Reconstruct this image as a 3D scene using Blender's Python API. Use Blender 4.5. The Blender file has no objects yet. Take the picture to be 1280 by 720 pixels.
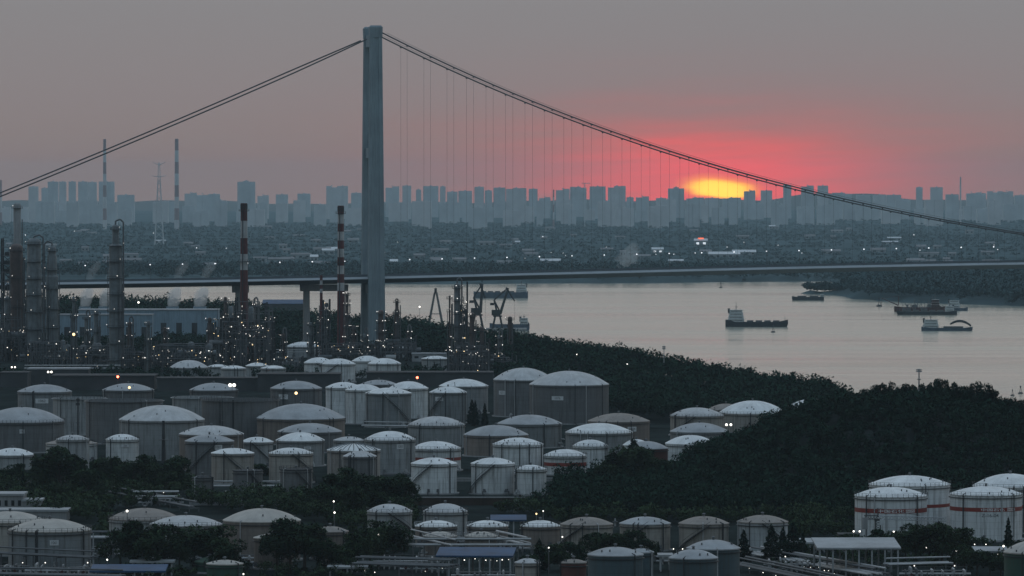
import bpy, math, random
import numpy as np
R = math.radians
random.seed(7); rng = np.random.default_rng(11)
sc = bpy.context.scene
COL = sc.collection

# ------------------------------------------------------------------ camera
F = 6500.0          # focal length in photo pixels (1280 wide)
HY = 235.0          # horizon row in the photo
CZ = 120.0          # camera height above the river
cam = bpy.data.cameras.new('camera'); camo = bpy.data.objects.new('camera', cam); COL.objects.link(camo)
cam.sensor_width = 36; cam.lens = F / 1280 * 36; cam.clip_start = 5; cam.clip_end = 90000
camo.location = (0, 0, CZ); camo.rotation_euler = (math.pi/2 - math.atan((360-HY)/F), 0, 0)
sc.camera = camo

# ------------------------------------------------------------------ render, exposure
sc.view_settings.view_transform = 'Standard'; sc.view_settings.look = 'None'
sc.view_settings.exposure = 0.0; sc.view_settings.gamma = 1.0; sc.view_settings.use_curve_mapping = False
sc.render.engine = 'CYCLES'
cy = sc.cycles
cy.max_bounces = 5; cy.diffuse_bounces = 2; cy.glossy_bounces = 2; cy.volume_bounces = 2; cy.transmission_bounces = 2
cy.sample_clamp_indirect = 2.0; cy.use_denoising = True; cy.caustics_reflective = False; cy.caustics_refractive = False

# ------------------------------------------------------------------ sky
SUN_AZ = math.degrees(math.atan((902-640)/F)); SUN_EL = 0.02
world = bpy.data.worlds.new('World'); sc.world = world; world.use_nodes = True
def build_world():
    nt = world.node_tree; N = nt.nodes; L = nt.links
    for n in list(N): N.remove(n)
    out = N.new('ShaderNodeOutputWorld'); bg = N.new('ShaderNodeBackground'); L.new(bg.outputs[0], out.inputs[0])
    def val(x, s):
        if isinstance(x, (int, float)): s.default_value = x
        else: L.new(x, s)
    def M(op, a, b=0.0, c=None, clamp=False):
        n = N.new('ShaderNodeMath'); n.operation = op; n.use_clamp = clamp
        val(a, n.inputs[0]); val(b, n.inputs[1])
        if c is not None: val(c, n.inputs[2])
        return n.outputs[0]
    def mixc(f, a, b, mode='MIX'):
        n = N.new('ShaderNodeMix'); n.data_type = 'RGBA'; n.blend_type = mode; n.clamp_factor = True
        val(f, n.inputs[0])
        for q, s in ((a, n.inputs[6]), (b, n.inputs[7])):
            if isinstance(q, tuple): s.default_value = (*q, 1)
            else: L.new(q, s)
        return n.outputs[2]
    tc = N.new('ShaderNodeTexCoord'); sep = N.new('ShaderNodeSeparateXYZ'); L.new(tc.outputs['Generated'], sep.inputs[0])
    DEG = 57.29578
    el = M('MULTIPLY', M('ARCSINE', sep.outputs[2]), DEG)
    az = M('SUBTRACT', M('MULTIPLY', M('ARCTAN2', sep.outputs[0], sep.outputs[1]), DEG), SUN_AZ)
    # thin cloud streaks bend the glow a little
    comb = N.new('ShaderNodeCombineXYZ'); L.new(M('MULTIPLY', az, 0.35), comb.inputs[0]); L.new(M('MULTIPLY', el, 2.2), comb.inputs[1])
    noi = N.new('ShaderNodeTexNoise'); noi.inputs['Scale'].default_value = 1.0; noi.inputs['Detail'].default_value = 4
    L.new(comb.outputs[0], noi.inputs['Vector'])
    nz = M('SUBTRACT', noi.outputs[0], 0.5)
    el2 = M('ADD', el, M('MULTIPLY', nz, 0.55))
    # base sky
    ramp = N.new('ShaderNodeValToRGB'); L.new(M('POWER', M('DIVIDE', M('MAXIMUM', el, 0.0), 90.0), 0.5), ramp.inputs[0])
    cr = ramp.color_ramp
    stops = [(0.0, (.28, .18, .155)), (.06, (.28, .185, .165)), (.075, (.27, .20, .185)), (.105, (.262, .217, .215)), (.15, (.252, .238, .243)), (.19, (.325, .328, .312)), (.25, (.37, .38, .36)), (.36, (.39, .40, .385)), (.6, (.40, .44, .48)), (1.0, (.48, .57, .66))]
    cr.elements[0].position = 0; cr.elements[0].color = (*stops[0][1], 1)
    cr.elements[1].position = 1; cr.elements[1].color = (*stops[-1][1], 1)
    for p, c in stops[1:-1]:
        e = cr.elements.new(p); e.color = (*c, 1)
    sky = N.new('ShaderNodeTexSky'); sky.sky_type = 'NISHITA'; sky.sun_disc = False
    sky.sun_elevation = R(1.5); sky.sun_rotation = R(SUN_AZ); sky.dust_density = 3.0
    fac = N.new('ShaderNodeMapRange'); fac.interpolation_type = 'SMOOTHSTEP'
    L.new(el, fac.inputs[0]); fac.inputs[1].default_value = 30; fac.inputs[2].default_value = 75
    nis = N.new('ShaderNodeVectorMath'); nis.operation = 'SCALE'; L.new(sky.outputs[0], nis.inputs[0]); nis.inputs['Scale'].default_value = 1.7
    col = mixc(fac.outputs[0], ramp.outputs[0], nis.outputs[0])
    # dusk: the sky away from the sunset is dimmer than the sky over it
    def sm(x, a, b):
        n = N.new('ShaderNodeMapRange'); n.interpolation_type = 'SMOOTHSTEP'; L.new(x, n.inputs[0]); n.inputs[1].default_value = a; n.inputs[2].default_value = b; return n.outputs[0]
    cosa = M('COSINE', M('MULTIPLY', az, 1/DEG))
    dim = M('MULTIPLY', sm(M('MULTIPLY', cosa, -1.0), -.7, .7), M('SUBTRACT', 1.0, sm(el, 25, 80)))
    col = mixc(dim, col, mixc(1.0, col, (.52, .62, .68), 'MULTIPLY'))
    def gauss(sx, sy, e0, e):
        a = M('POWER', M('DIVIDE', az, sx), 2.0); b = M('POWER', M('DIVIDE', M('SUBTRACT', e, e0), sy), 2.0)
        return M('EXPONENT', M('MULTIPLY', M('ADD', a, b), -1.0))
    stv = N.new('ShaderNodeCombineXYZ'); L.new(M('MULTIPLY', az, .3), stv.inputs[0]); L.new(M('ADD', M('MULTIPLY', el, 5.0), M('MULTIPLY', az, -.25)), stv.inputs[1])
    stn = N.new('ShaderNodeTexNoise'); stn.inputs['Scale'].default_value = 1.3; stn.inputs['Detail'].default_value = 4; L.new(stv.outputs[0], stn.inputs['Vector'])
    streaks = M('ADD', .45, M('MULTIPLY', stn.outputs[0], 1.1), None, False)
    def add(col, g, c, k):
        n = N.new('ShaderNodeMix'); n.data_type = 'RGBA'; n.blend_type = 'ADD'; n.clamp_factor = False
        L.new(M('MULTIPLY', g, k), n.inputs[0]); L.new(col, n.inputs[6]); n.inputs[7].default_value = (*c, 1)
        return n.outputs[2]
    col = mixc(M('MULTIPLY', M('MULTIPLY', gauss(3.4, 0.92, 0.0, el2), .58), streaks), col, (.50, .135, .125))      # wide rose afterglow
    col = mixc(M('MULTIPLY', M('MULTIPLY', gauss(1.7, 0.45, 0.10, el2), .97), streaks), col, (1.36, .085, .075))   # red glow round the sun
    # the sun itself, low and flattened behind thin cloud
    n2 = N.new('ShaderNodeTexNoise'); n2.inputs['Scale'].default_value = 3.2; n2.inputs['Detail'].default_value = 3; L.new(comb.outputs[0], n2.inputs['Vector'])
    el3 = M('ADD', M('ADD', el, M('MULTIPLY', az, .07)), M('MULTIPLY', M('SUBTRACT', n2.outputs[0], .5), 0.16))
    def disc(rx, ry, e0, soft):
        a = M('POWER', M('DIVIDE', M('ADD', az, 0.02), rx), 2.0); b = M('POWER', M('DIVIDE', M('SUBTRACT', el3, e0), ry), 2.0)
        d = M('SQRT', M('ADD', a, b))
        n = N.new('ShaderNodeMapRange'); n.interpolation_type = 'SMOOTHSTEP'
        L.new(d, n.inputs[0]); n.inputs[1].default_value = 1 - soft; n.inputs[2].default_value = 1 + soft
        n.inputs[3].default_value = 1; n.inputs[4].default_value = 0
        return n.outputs[0]
    col = mixc(disc(.39, .118, .0, .45), col, (1.8, .40, .03))
    col = mixc(disc(.34, .085, -.01, .35), col, (2.1, .98, .02))
    col = mixc(disc(.25, .065, -.02, .45), col, (2.2, 1.32, .04))
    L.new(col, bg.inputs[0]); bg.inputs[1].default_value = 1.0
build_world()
sun = bpy.data.lights.new('sun', 'SUN'); sun.energy = 0.01; sun.angle = R(20); sun.color = (1.0, .45, .30)
suno = bpy.data.objects.new('sun', sun); COL.objects.link(suno)
suno.rotation_euler = (R(90 - 1.5), 0, R(180 - SUN_AZ)); suno.location = (600, 9000, 300)

# ------------------------------------------------------------------ pixel <-> place
def PX(px, Y): return (px - 640.0) * Y / F
def PZ(py, Y): return CZ - (py - HY) * Y / F
def DY(py, z=10.0): return (CZ - z) * F / (py - HY)

# ------------------------------------------------------------------ materials
MATS = {}
def nodes(m):
    m.use_nodes = True
    nt = m.node_tree; return nt, nt.nodes, nt.links, nt.nodes['Principled BSDF']
def mat(name, col, rough=.7, metal=0.0, var=.25, scale=.35, streak=0.0, dirt=(.06, .055, .05), courses=False, rust=0.0, coord='pos', spec=.3, radial=False):
    m = bpy.data.materials.new(name); nt, N, L, b = nodes(m)
    b.inputs['Roughness'].default_value = rough; b.inputs['Metallic'].default_value = metal
    b.inputs['Specular IOR Level'].default_value = spec
    if coord == 'pos': src = N.new('ShaderNodeNewGeometry').outputs['Position']
    else: src = N.new('ShaderNodeTexCoord').outputs['Object']
    oi = N.new('ShaderNodeObjectInfo')
    def mix(f, a, c):
        n = N.new('ShaderNodeMix'); n.data_type = 'RGBA'
        if isinstance(f, float): n.inputs[0].default_value = f
        else: L.new(f, n.inputs[0])
        for q, s in ((a, n.inputs[6]), (c, n.inputs[7])):
            if isinstance(q, tuple): s.default_value = (*q, 1)
            else: L.new(q, s)
        return n.outputs[2]
    def rng_(src_, a, c, lo, hi):
        n = N.new('ShaderNodeMapRange'); L.new(src_, n.inputs[0])
        for k, v in enumerate((a, c, lo, hi)): n.inputs[k+1].default_value = v
        return n.outputs[0]
    def noise(vec, s, d=4, r=.6):
        n = N.new('ShaderNodeTexNoise'); n.inputs['Scale'].default_value = s; n.inputs['Detail'].default_value = d
        n.inputs['Roughness'].default_value = r; L.new(vec, n.inputs['Vector']); return n.outputs[0]
    off = N.new('ShaderNodeVectorMath'); off.operation = 'MULTIPLY_ADD'
    cmb = N.new('ShaderNodeCombineXYZ'); L.new(oi.outputs['Random'], cmb.inputs[0]); L.new(oi.outputs['Random'], cmb.inputs[2])
    L.new(cmb.outputs[0], off.inputs[0]); off.inputs[1].default_value = (90, 0, 90); L.new(src, off.inputs[2])
    vec = off.outputs[0]
    dark = tuple(c * (1 - var) for c in col); lite = tuple(min(.9, c * (1 + var*.6)) for c in col)
    c = mix(rng_(noise(vec, scale), .3, .7, 0, 1), dark, lite)
    if courses:
        sx = N.new('ShaderNodeSeparateXYZ'); L.new(src, sx.inputs[0])
        mm = N.new('ShaderNodeMath'); mm.operation = 'MULTIPLY'; L.new(sx.outputs[2], mm.inputs[0]); mm.inputs[1].default_value = .5
        fl = N.new('ShaderNodeMath'); fl.operation = 'FLOOR'; L.new(mm.outputs[0], fl.inputs[0])
        ad = N.new('ShaderNodeMath'); ad.operation = 'MULTIPLY_ADD'; L.new(oi.outputs['Random'], ad.inputs[0]); ad.inputs[1].default_value = 37.3; L.new(fl.outputs[0], ad.inputs[2])
        wn = N.new('ShaderNodeTexWhiteNoise'); wn.noise_dimensions = '1D'; L.new(ad.outputs[0], wn.inputs['W'])
        c = mix(rng_(wn.outputs[0], 0, 1, 0, .22), c, tuple(k*.55 for k in col))
        fr = N.new('ShaderNodeMath'); fr.operation = 'FRACT'; L.new(mm.outputs[0], fr.inputs[0])
        lt = N.new('ShaderNodeMath'); lt.operation = 'LESS_THAN'; L.new(fr.outputs[0], lt.inputs[0]); lt.inputs[1].default_value = .07
        ml = N.new('ShaderNodeMath'); ml.operation = 'MULTIPLY'; L.new(lt.outputs[0], ml.inputs[0]); ml.inputs[1].default_value = .35
        c = mix(ml.outputs[0], c, tuple(k*.4 for k in col))
        c = mix(rng_(oi.outputs['Random'], 0, 1, 0, .42), c, tuple(k*.52 for k in (col[0]*1.03, col[1], col[2]*.97)))
    if radial:
        sx2 = N.new('ShaderNodeSeparateXYZ'); L.new(src, sx2.inputs[0])
        an = N.new('ShaderNodeMath'); an.operation = 'ARCTAN2'; L.new(sx2.outputs[1], an.inputs[0]); L.new(sx2.outputs[0], an.inputs[1])
        ln = N.new('ShaderNodeVectorMath'); ln.operation = 'LENGTH'; L.new(src, ln.inputs[0])
        cv = N.new('ShaderNodeCombineXYZ'); L.new(an.outputs[0], cv.inputs[0]); L.new(oi.outputs['Random'], cv.inputs[2])
        m3 = N.new('ShaderNodeMath'); m3.operation = 'MULTIPLY'; L.new(ln.outputs[1], m3.inputs[0]); m3.inputs[1].default_value = .05; L.new(m3.outputs[0], cv.inputs[1])
        c = mix(rng_(noise(cv.outputs[0], 7.0, 4, .7),   .42, .72, 0, .35), c, tuple(k*.5 for k in col))
    if streak:
        mp = N.new('ShaderNodeMapping'); mp.inputs['Scale'].default_value = (1, 1, .06); L.new(vec, mp.inputs[0])
        c = mix(rng_(noise(mp.outputs[0], 1.1, 5, .7), .47, .72, 0, streak), c, dirt)
    if rust:
        mp = N.new('ShaderNodeMapping'); mp.inputs['Scale'].default_value = (1, 1, .25); L.new(vec, mp.inputs[0])
        c = mix(rng_(noise(mp.outputs[0], .45, 6, .72), .55, .68, 0, rust), c, (.10, .035, .018))
    L.new(c, b.inputs['Base Color'])
    MATS[name] = m; return m
def emis(name, col, s):
    m = bpy.data.materials.new(name); nt, N, L, b = nodes(m)
    b.inputs['Base Color'].default_value = (*col, 1); b.inputs['Emission Color'].default_value = (*col, 1); b.inputs['Emission Strength'].default_value = s
    m.cycles.emission_sampling = 'NONE'; MATS[name] = m; return m
TANKC = {'white': (.76, .80, .82), 'pale': (.44, .47, .49), 'grey': (.25, .275, .29), 'mid': (.33, .355, .37), 'dark': (.17, .18, .19), 'brown': (.24, .21, .19),
         'cream': (.42, .40, .37), 'teal': (.075, .12, .14), 'green': (.035, .10, .075), 'red': (.13, .05, .045), 'rusty': (.42, .40, .38)}
for k, c in TANKC.items():
    mat('shell_' + k, c, .55, 0, .16, .18, streak=.75, courses=True, rust=.75 if k == 'rusty' else (.25 if k in ('brown', 'cream') else 0.0), coord='obj')
ROOFC = {'white': (.78, .80, .81), 'pale': (.52, .53, .54), 'grey': (.33, .33, .33), 'brown': (.265, .24, .22), 'dark': (.2, .2, .2), 'green': (.10, .16, .12), 'cream': (.45, .425, .39)}
for k, c in ROOFC.items():
    mat('roof_' + k, c, .6, 0, .2, .25, rust=.4 if k in ('brown', 'grey') else .06, coord='obj', radial=True)
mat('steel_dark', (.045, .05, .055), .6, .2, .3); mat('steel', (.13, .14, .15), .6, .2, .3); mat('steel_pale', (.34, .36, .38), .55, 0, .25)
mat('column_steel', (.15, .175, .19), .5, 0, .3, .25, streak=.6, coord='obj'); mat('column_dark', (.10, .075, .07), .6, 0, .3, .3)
mat('concrete', (.30, .31, .32), .85, 0, .25, .08, streak=.35); mat('concrete_tower', (.24, .31, .35), .8, 0, .18, .05, streak=.35)
mat('deck_light', (.30, .34, .37), .6, 0, .12, .05); mat('deck_dark', (.12, .145, .165), .7, 0, .2, .05); mat('cable', (.085, .095, .105), .6, 0, .1)
mat('paint_red', (.10, .022, .024), .6, 0, .25, .2, streak=.4); mat('paint_white', (.42, .435, .45), .6, 0, .2, .2, streak=.5)
mat('band_red', (.24, .04, .03), .5, 0, .1, coord='obj'); mat('letter_white', (.75, .75, .75), .5, 0, .02); mat('letter_dark', (.16, .17, .18), .5, 0, .02)
mat('plate_white', (.62, .64, .66), .5, 0, .05)
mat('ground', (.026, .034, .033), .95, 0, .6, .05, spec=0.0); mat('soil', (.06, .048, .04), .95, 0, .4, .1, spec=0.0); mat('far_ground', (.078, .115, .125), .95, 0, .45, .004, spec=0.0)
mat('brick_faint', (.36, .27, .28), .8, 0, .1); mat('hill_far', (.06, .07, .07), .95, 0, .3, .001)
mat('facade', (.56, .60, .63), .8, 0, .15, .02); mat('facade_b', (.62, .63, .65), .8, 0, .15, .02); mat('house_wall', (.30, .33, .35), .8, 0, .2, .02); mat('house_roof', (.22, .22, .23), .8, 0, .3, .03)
mat('house_roof_white', (.66, .68, .70), .6, 0, .1, .03)
mat('wall_blue', (.26, .36, .44), .7, 0, .2, .08, streak=.4); mat('roof_blue', (.022, .075, .165), .6, 0, .35, .15, streak=.3); mat('roof_grey', (.36, .38, .40), .6, 0, .25, .15, streak=.2)
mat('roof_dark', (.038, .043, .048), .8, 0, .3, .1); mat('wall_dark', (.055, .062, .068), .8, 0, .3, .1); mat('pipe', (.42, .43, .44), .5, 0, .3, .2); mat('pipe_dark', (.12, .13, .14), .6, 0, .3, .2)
mat('hull', (.035, .04, .05), .6, 0, .3, .2); mat('hull_blue', (.07, .10, .14), .6, 0, .3, .2); mat('ship_white', (.50, .53, .55), .6, 0, .2, .3); mat('ship_red', (.075, .032, .032), .6, 0, .2, .3); mat('glass_dark', (.02, .025, .03), .15, 0, .1)
mat('bark', (.05, .04, .03), .9, 0, .3, 1.0)
emis('lamp_white', (1, .95, .85), 2.6); emis('lamp_warm', (1, .72, .35), 2.4); emis('lamp_red', (1, .12, .06), 12.0); emis('lamp_dim', (1, .93, .82), .6); emis('lamp_soft', (1, .95, .88), 1.6)
emis('lamp_far', (.95, .97, 1), 1.5); emis('lit_window', (.9, .95, 1), .8); emis('lit_sign', (1, .15, .05), 1.5)
def foliage(name, c0, c1, sc_):
    m = bpy.data.materials.new(name); nt, N, L, b = nodes(m)
    b.inputs['Roughness'].default_value = 1.0; b.inputs['Specular IOR Level'].default_value = 0.0
    g = N.new('ShaderNodeNewGeometry'); oi = N.new('ShaderNodeObjectInfo')
    nz = N.new('ShaderNodeTexNoise'); nz.inputs['Scale'].default_value = sc_; nz.inputs['Detail'].default_value = 3; L.new(g.outputs['Position'], nz.inputs['Vector'])
    at = N.new('ShaderNodeAttribute'); at.attribute_name = 'tone'
    a0 = N.new('ShaderNodeMath'); a0.operation = 'MULTIPLY_ADD'; L.new(at.outputs['Fac'], a0.inputs[0]); a0.inputs[1].default_value = .55; L.new(nz.outputs[0], a0.inputs[2])
    a = N.new('ShaderNodeMath'); a.operation = 'MULTIPLY_ADD'; L.new(g.outputs['Random Per Island'], a.inputs[0]); a.inputs[1].default_value = .22; L.new(a0.outputs[0], a.inputs[2])
    a2 = N.new('ShaderNodeMath'); a2.operation = 'MULTIPLY_ADD'; L.new(oi.outputs['Random'], a2.inputs[0]); a2.inputs[1].default_value = .35; L.new(a.outputs[0], a2.inputs[2])
    mr = N.new('ShaderNodeMapRange'); L.new(a2.outputs[0], mr.inputs[0]); mr.inputs[1].default_value = .40; mr.inputs[2].default_value = 1.25
    mx = N.new('ShaderNodeMix'); mx.data_type = 'RGBA'; L.new(mr.outputs[0], mx.inputs[0]); mx.inputs[6].default_value = (*c0, 1); mx.inputs[7].default_value = (*c1, 1)
    L.new(mx.outputs[2], b.inputs['Base Color']); MATS[name] = m
foliage('leaf', (.010, .026, .017), (.042, .068, .036), .12)
foliage('leaf_dark', (.006, .019, .014), (.017, .040, .027), .05)
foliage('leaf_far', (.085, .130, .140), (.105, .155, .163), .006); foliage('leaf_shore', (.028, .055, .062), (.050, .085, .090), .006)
def water_mat():
    m = bpy.data.materials.new('river_water'); nt, N, L, b = nodes(m)
    b.inputs['Base Color'].default_value = (.42, .42, .345, 1); b.inputs['Roughness'].default_value = .22; b.inputs['IOR'].default_value = 1.33
    g = N.new('ShaderNodeNewGeometry')
    def nz(s, sx, d):
        mp = N.new('ShaderNodeMapping'); mp.inputs['Scale'].default_value = (sx, 1, 1); L.new(g.outputs['Position'], mp.inputs[0])
        n = N.new('ShaderNodeTexNoise'); n.inputs['Scale'].default_value = s; n.inputs['Detail'].default_value = d; L.new(mp.outputs[0], n.inputs['Vector']); return n.outputs[0]
    a = N.new('ShaderNodeMath'); a.operation = 'MULTIPLY_ADD'; L.new(nz(.012, .35, 4), a.inputs[0]); a.inputs[1].default_value = 4.5; L.new(nz(.11, .5, 4), a.inputs[2])
    bp = N.new('ShaderNodeBump'); bp.inputs['Strength'].default_value = .6; bp.inputs['Distance'].default_value = 1.0; L.new(a.outputs[0], bp.inputs['Height'])
    L.new(bp.outputs[0], b.inputs['Normal'])
    mr = N.new('ShaderNodeMapRange'); L.new(nz(.004, .15, 5), mr.inputs[0]); mr.inputs[1].default_value = .35; mr.inputs[2].default_value = .65; mr.inputs[3].default_value = .10; mr.inputs[4].default_value = .20
    L.new(mr.outputs[0], b.inputs['Roughness'])
    MATS['water'] = m
water_mat()

# ------------------------------------------------------------------ mesh helpers
class MB:
    def __init__(s): s.v = []; s.f = []
    def add(s, vs, fs):
        o = len(s.v); s.v.extend(vs); s.f.extend([tuple(i + o for i in f) for f in fs]); return s
    def box(s, c, d, rz=0.0):
        x, y, z = c; a, b, h = d[0]/2, d[1]/2, d[2]/2; co, si = math.cos(rz), math.sin(rz)
        vs = [(x + dx*co - dy*si, y + dx*si + dy*co, z + dz) for dz in (-h, h) for dx, dy in ((-a, -b), (a, -b), (a, b), (-a, b))]
        return s.add(vs, [(3, 2, 1, 0), (4, 5, 6, 7), (0, 1, 5, 4), (1, 2, 6, 5), (2, 3, 7, 6), (3, 0, 4, 7)])
    def cyl(s, p0, p1, r0, r1=None, n=8, caps=True):
        r1 = r0 if r1 is None else r1
        p0 = np.array(p0, float); p1 = np.array(p1, float); d = p1 - p0; d /= max(1e-9, np.linalg.norm(d))
        u = np.cross(d, (0, 0, 1.0)) if abs(d[2]) < .95 else np.array((1.0, 0, 0)); u -= d*np.dot(u, d); u /= np.linalg.norm(u); w = np.cross(d, u)
        vs = []
        for p, r in ((p0, r0), (p1, r1)):
            for k in range(n):
                t = 2*math.pi*k/n; vs.append(tuple(p + r*(math.cos(t)*u + math.sin(t)*w)))
        fs = [(k, (k+1) % n, n + (k+1) % n, n + k) for k in range(n)]
        if caps: fs += [tuple(range(n-1, -1, -1)), tuple(range(n, 2*n))]
        return s.add(vs, fs)
    def tube(s, pts, r, n=6):
        for a, b in zip(pts[:-1], pts[1:]): s.cyl(a, b, r, n=n)
        return s
    def lathe(s, prof, n=32, c=(0, 0, 0), a0=0.0, cap=False):
        vs = []
        for r, z in prof:
            for k in range(n):
                t = a0 + 2*math.pi*k/n; vs.append((c[0] + r*math.cos(t), c[1] + r*math.sin(t), c[2] + z))
        fs = [(j*n + k, j*n + (k+1) % n, (j+1)*n + (k+1) % n, (j+1)*n + k) for j in range(len(prof)-1) for k in range(n)]
        if cap: fs += [tuple(range(n-1, -1, -1)), tuple((len(prof)-1)*n + k for k in range(n))]
        return s.add(vs, fs)
    def loft(s, secs, cap=True):
        n = len(secs[0]); vs = [p for q in secs for p in q]
        fs = [(j*n + k, j*n + (k+1) % n, (j+1)*n + (k+1) % n, (j+1)*n + k) for j in range(len(secs)-1) for k in range(n)]
        if cap: fs += [tuple(range(n-1, -1, -1)), tuple((len(secs)-1)*n + k for k in range(n))]
        return s.add(vs, fs)
    def ball(s, c, r, n=6, m=4):
        return s.lathe([(max(.001, r*math.sin(math.pi*j/m)), -r*math.cos(math.pi*j/m)) for j in range(m+1)], n, c)
    def mesh(s, name, m, smooth=None):
        me = bpy.data.meshes.new(name); me.from_pydata(s.v, [], s.f)
        me.materials.append(MATS[m] if isinstance(m, str) else m)
        if smooth:
            me.polygons.foreach_set('use_smooth', [True]*len(me.polygons)); me.set_sharp_from_angle(angle=R(smooth))
        return me
    def build(s, name, m, parent=None, smooth=None, loc=None):
        o = bpy.data.objects.new(name, s.mesh(name, m, smooth)); COL.objects.link(o)
        if parent is not None: o.parent = parent
        if loc is not None: o.location = loc
        return o
def tag(o, label=None, cat=None, group=None, kind=None):
    for k, v in (('label', label), ('category', cat), ('group', group), ('kind', kind)):
        if v: o[k] = v
    return o
def thing(name, label, cat, loc, group=None, rz=0.0):
    o = bpy.data.objects.new(name, None); COL.objects.link(o); o.location = loc; o.rotation_euler[2] = rz; o.empty_display_size = 2
    return tag(o, label, cat, group, 'thing')
def copy_thing(src, loc, label, rz=0.0, scale=1.0):
    r = src.copy(); COL.objects.link(r); r.location = loc; r.rotation_euler[2] = rz; r.scale = (scale,)*3 if not isinstance(scale, tuple) else scale; r['label'] = label
    for ch in list(src.children):
        c = ch.copy(); COL.objects.link(c); c.parent = r
    return r
def npmesh(name, V, Fc, m, parent=None, nper=3):
    me = bpy.data.meshes.new(name); nv = len(V); nf = len(Fc)
    me.vertices.add(nv); me.vertices.foreach_set('co', np.asarray(V, np.float32).ravel())
    me.loops.add(nf*nper); me.loops.foreach_set('vertex_index', np.asarray(Fc, np.int32).ravel())
    me.polygons.add(nf); me.polygons.foreach_set('loop_start', np.arange(0, nf*nper, nper, dtype=np.int32))
    me.update(calc_edges=True); me.materials.append(MATS[m])
    o = bpy.data.objects.new(name, me); COL.objects.link(o)
    if parent is not None: o.parent = parent
    return o
ONES = 'zero first second third fourth fifth sixth seventh eighth ninth tenth eleventh twelfth thirteenth fourteenth fifteenth sixteenth seventeenth eighteenth nineteenth'.split()
TENS = {2: 'twenty', 3: 'thirty', 4: 'forty', 5: 'fifty', 6: 'sixty', 7: 'seventy', 8: 'eighty', 9: 'ninety'}
TENTH = {2: 'twentieth', 3: 'thirtieth', 4: 'fortieth', 5: 'fiftieth', 6: 'sixtieth', 7: 'seventieth', 8: 'eightieth', 9: 'ninetieth'}
def nth(n):
    if n < 20: return ONES[n]
    return TENTH[n//10] if n % 10 == 0 else TENS[n//10] + '-' + ONES[n % 10]

# ------------------------------------------------------------------ terrain
BK = np.array([(-400, 5000), (-100, 4900), (150, 4700), (300, 4400), (500, 4000), (600, 3700), (640, 3600), (760, 3250), (850, 3050), (940, 2900), (1040, 2780), (1280, 2500), (1500, 2300), (1900, 2100)], float)
RIDGE = np.array([(560, 3450, 4), (640, 3230, 9), (760, 2930, 10), (850, 2780, 7.5), (940, 2640, 4), (1040, 2510, 4), (1120, 2400, 0), (1500, 2250, 0)], float)
HILL = np.array([(820, 0), (850, 1.5), (880, 4), (930, 9), (960, 14.5), (1000, 20), (1040, 24), (1080, 25.5), (1130, 26.5), (1180, 27), (1240, 23.5), (1280, 18.5), (1400, 14), (1600, 8), (1700, 0)], float)
def sstep(a, b, x):
    t = np.clip((x - a)/(b - a), 0, 1); return t*t*(3 - 2*t)
def ground_z(x, y):
    x = np.asarray(x, float); y = np.asarray(y, float); u = 640 + x/np.maximum(y, 500)*F
    bank = np.interp(u, BK[:, 0], BK[:, 1]) + 25*np.sin(x*.021 + 1) + 12*np.sin(x*.067)
    z = 10*sstep(0, 70, bank - y) - 4*sstep(0, 40, y - bank)
    cr = np.interp(u, RIDGE[:, 0], RIDGE[:, 1]); hz = np.interp(u, RIDGE[:, 0], RIDGE[:, 2], left=0) * sstep(520, 640, u)
    z = z + hz*np.exp(-((y - cr)/110)**2)
    hh = np.interp(u, HILL[:, 0], HILL[:, 1], left=0, right=0)
    dy = y - (1960 + 15*np.sin(x*.013))
    w = np.where(dy < 0, 125.0, 150.0)
    z = z + hh*np.exp(-(np.abs(dy)/w)**2.4) * (1 + .05*np.sin(x*.05 + y*.03))
    return z
def grid_object(name, xs, ys, zf, m, smooth=True):
    X, Y = np.meshgrid(xs, ys); Z = zf(X, Y); nx, ny = len(xs), len(ys)
    V = np.stack([X, Y, Z], -1).reshape(-1, 3); i = np.arange(ny-1)[:, None]*nx + np.arange(nx-1)[None, :]
    Fq = np.stack([i, i+1, i+nx+1, i+nx], -1).reshape(-1, 4)
    o = npmesh(name, V, Fq, m, nper=4)
    if smooth: o.data.polygons.foreach_set('use_smooth', [True]*len(o.data.polygons))
    return o
tag(grid_object('ground', np.linspace(-1300, 1300, 201), np.linspace(900, 5100, 321), ground_z, 'ground'), kind='structure')
wat = MB(); wat.add([(-4000, 1500, 0), (4000, 1500, 0), (4000, 7600, 0), (-4000, 7600, 0)], [(0, 1, 2, 3)])
tag(wat.build('river_water', 'water'), kind='structure')
FB = np.array([(-3000, 7000), (0, 6750), (500, 6480), (820, 6560), (1040, 6700), (1064, 5650), (1140, 5420), (1280, 5270), (1500, 5100), (4000, 5000)], float)
def far_z(x, y):
    u = 640 + x/y*F
    bank = np.interp(u, FB[:, 0], FB[:, 1]) + 10*np.sin(x*.03)
    z = -3 + 8*sstep(0, 22, y - bank) + 4*sstep(8000, 13000, y)*np.sin(x*.0015 + y*.0007)
    z = z + np.where((u < 1070) & (u > 1004), 7.0*np.exp(-((y - 5950 - (u-1004)*-2)/45)**2)*sstep(1004, 1014, u), 0)
    return z
ysf = np.concatenate([np.arange(5000, 7000, 25.0), np.linspace(7000, 29500, 100)])
tag(grid_object('far_plain', np.linspace(-4400, 4400, 441), ysf, far_z, 'far_ground'), kind='structure')
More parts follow.
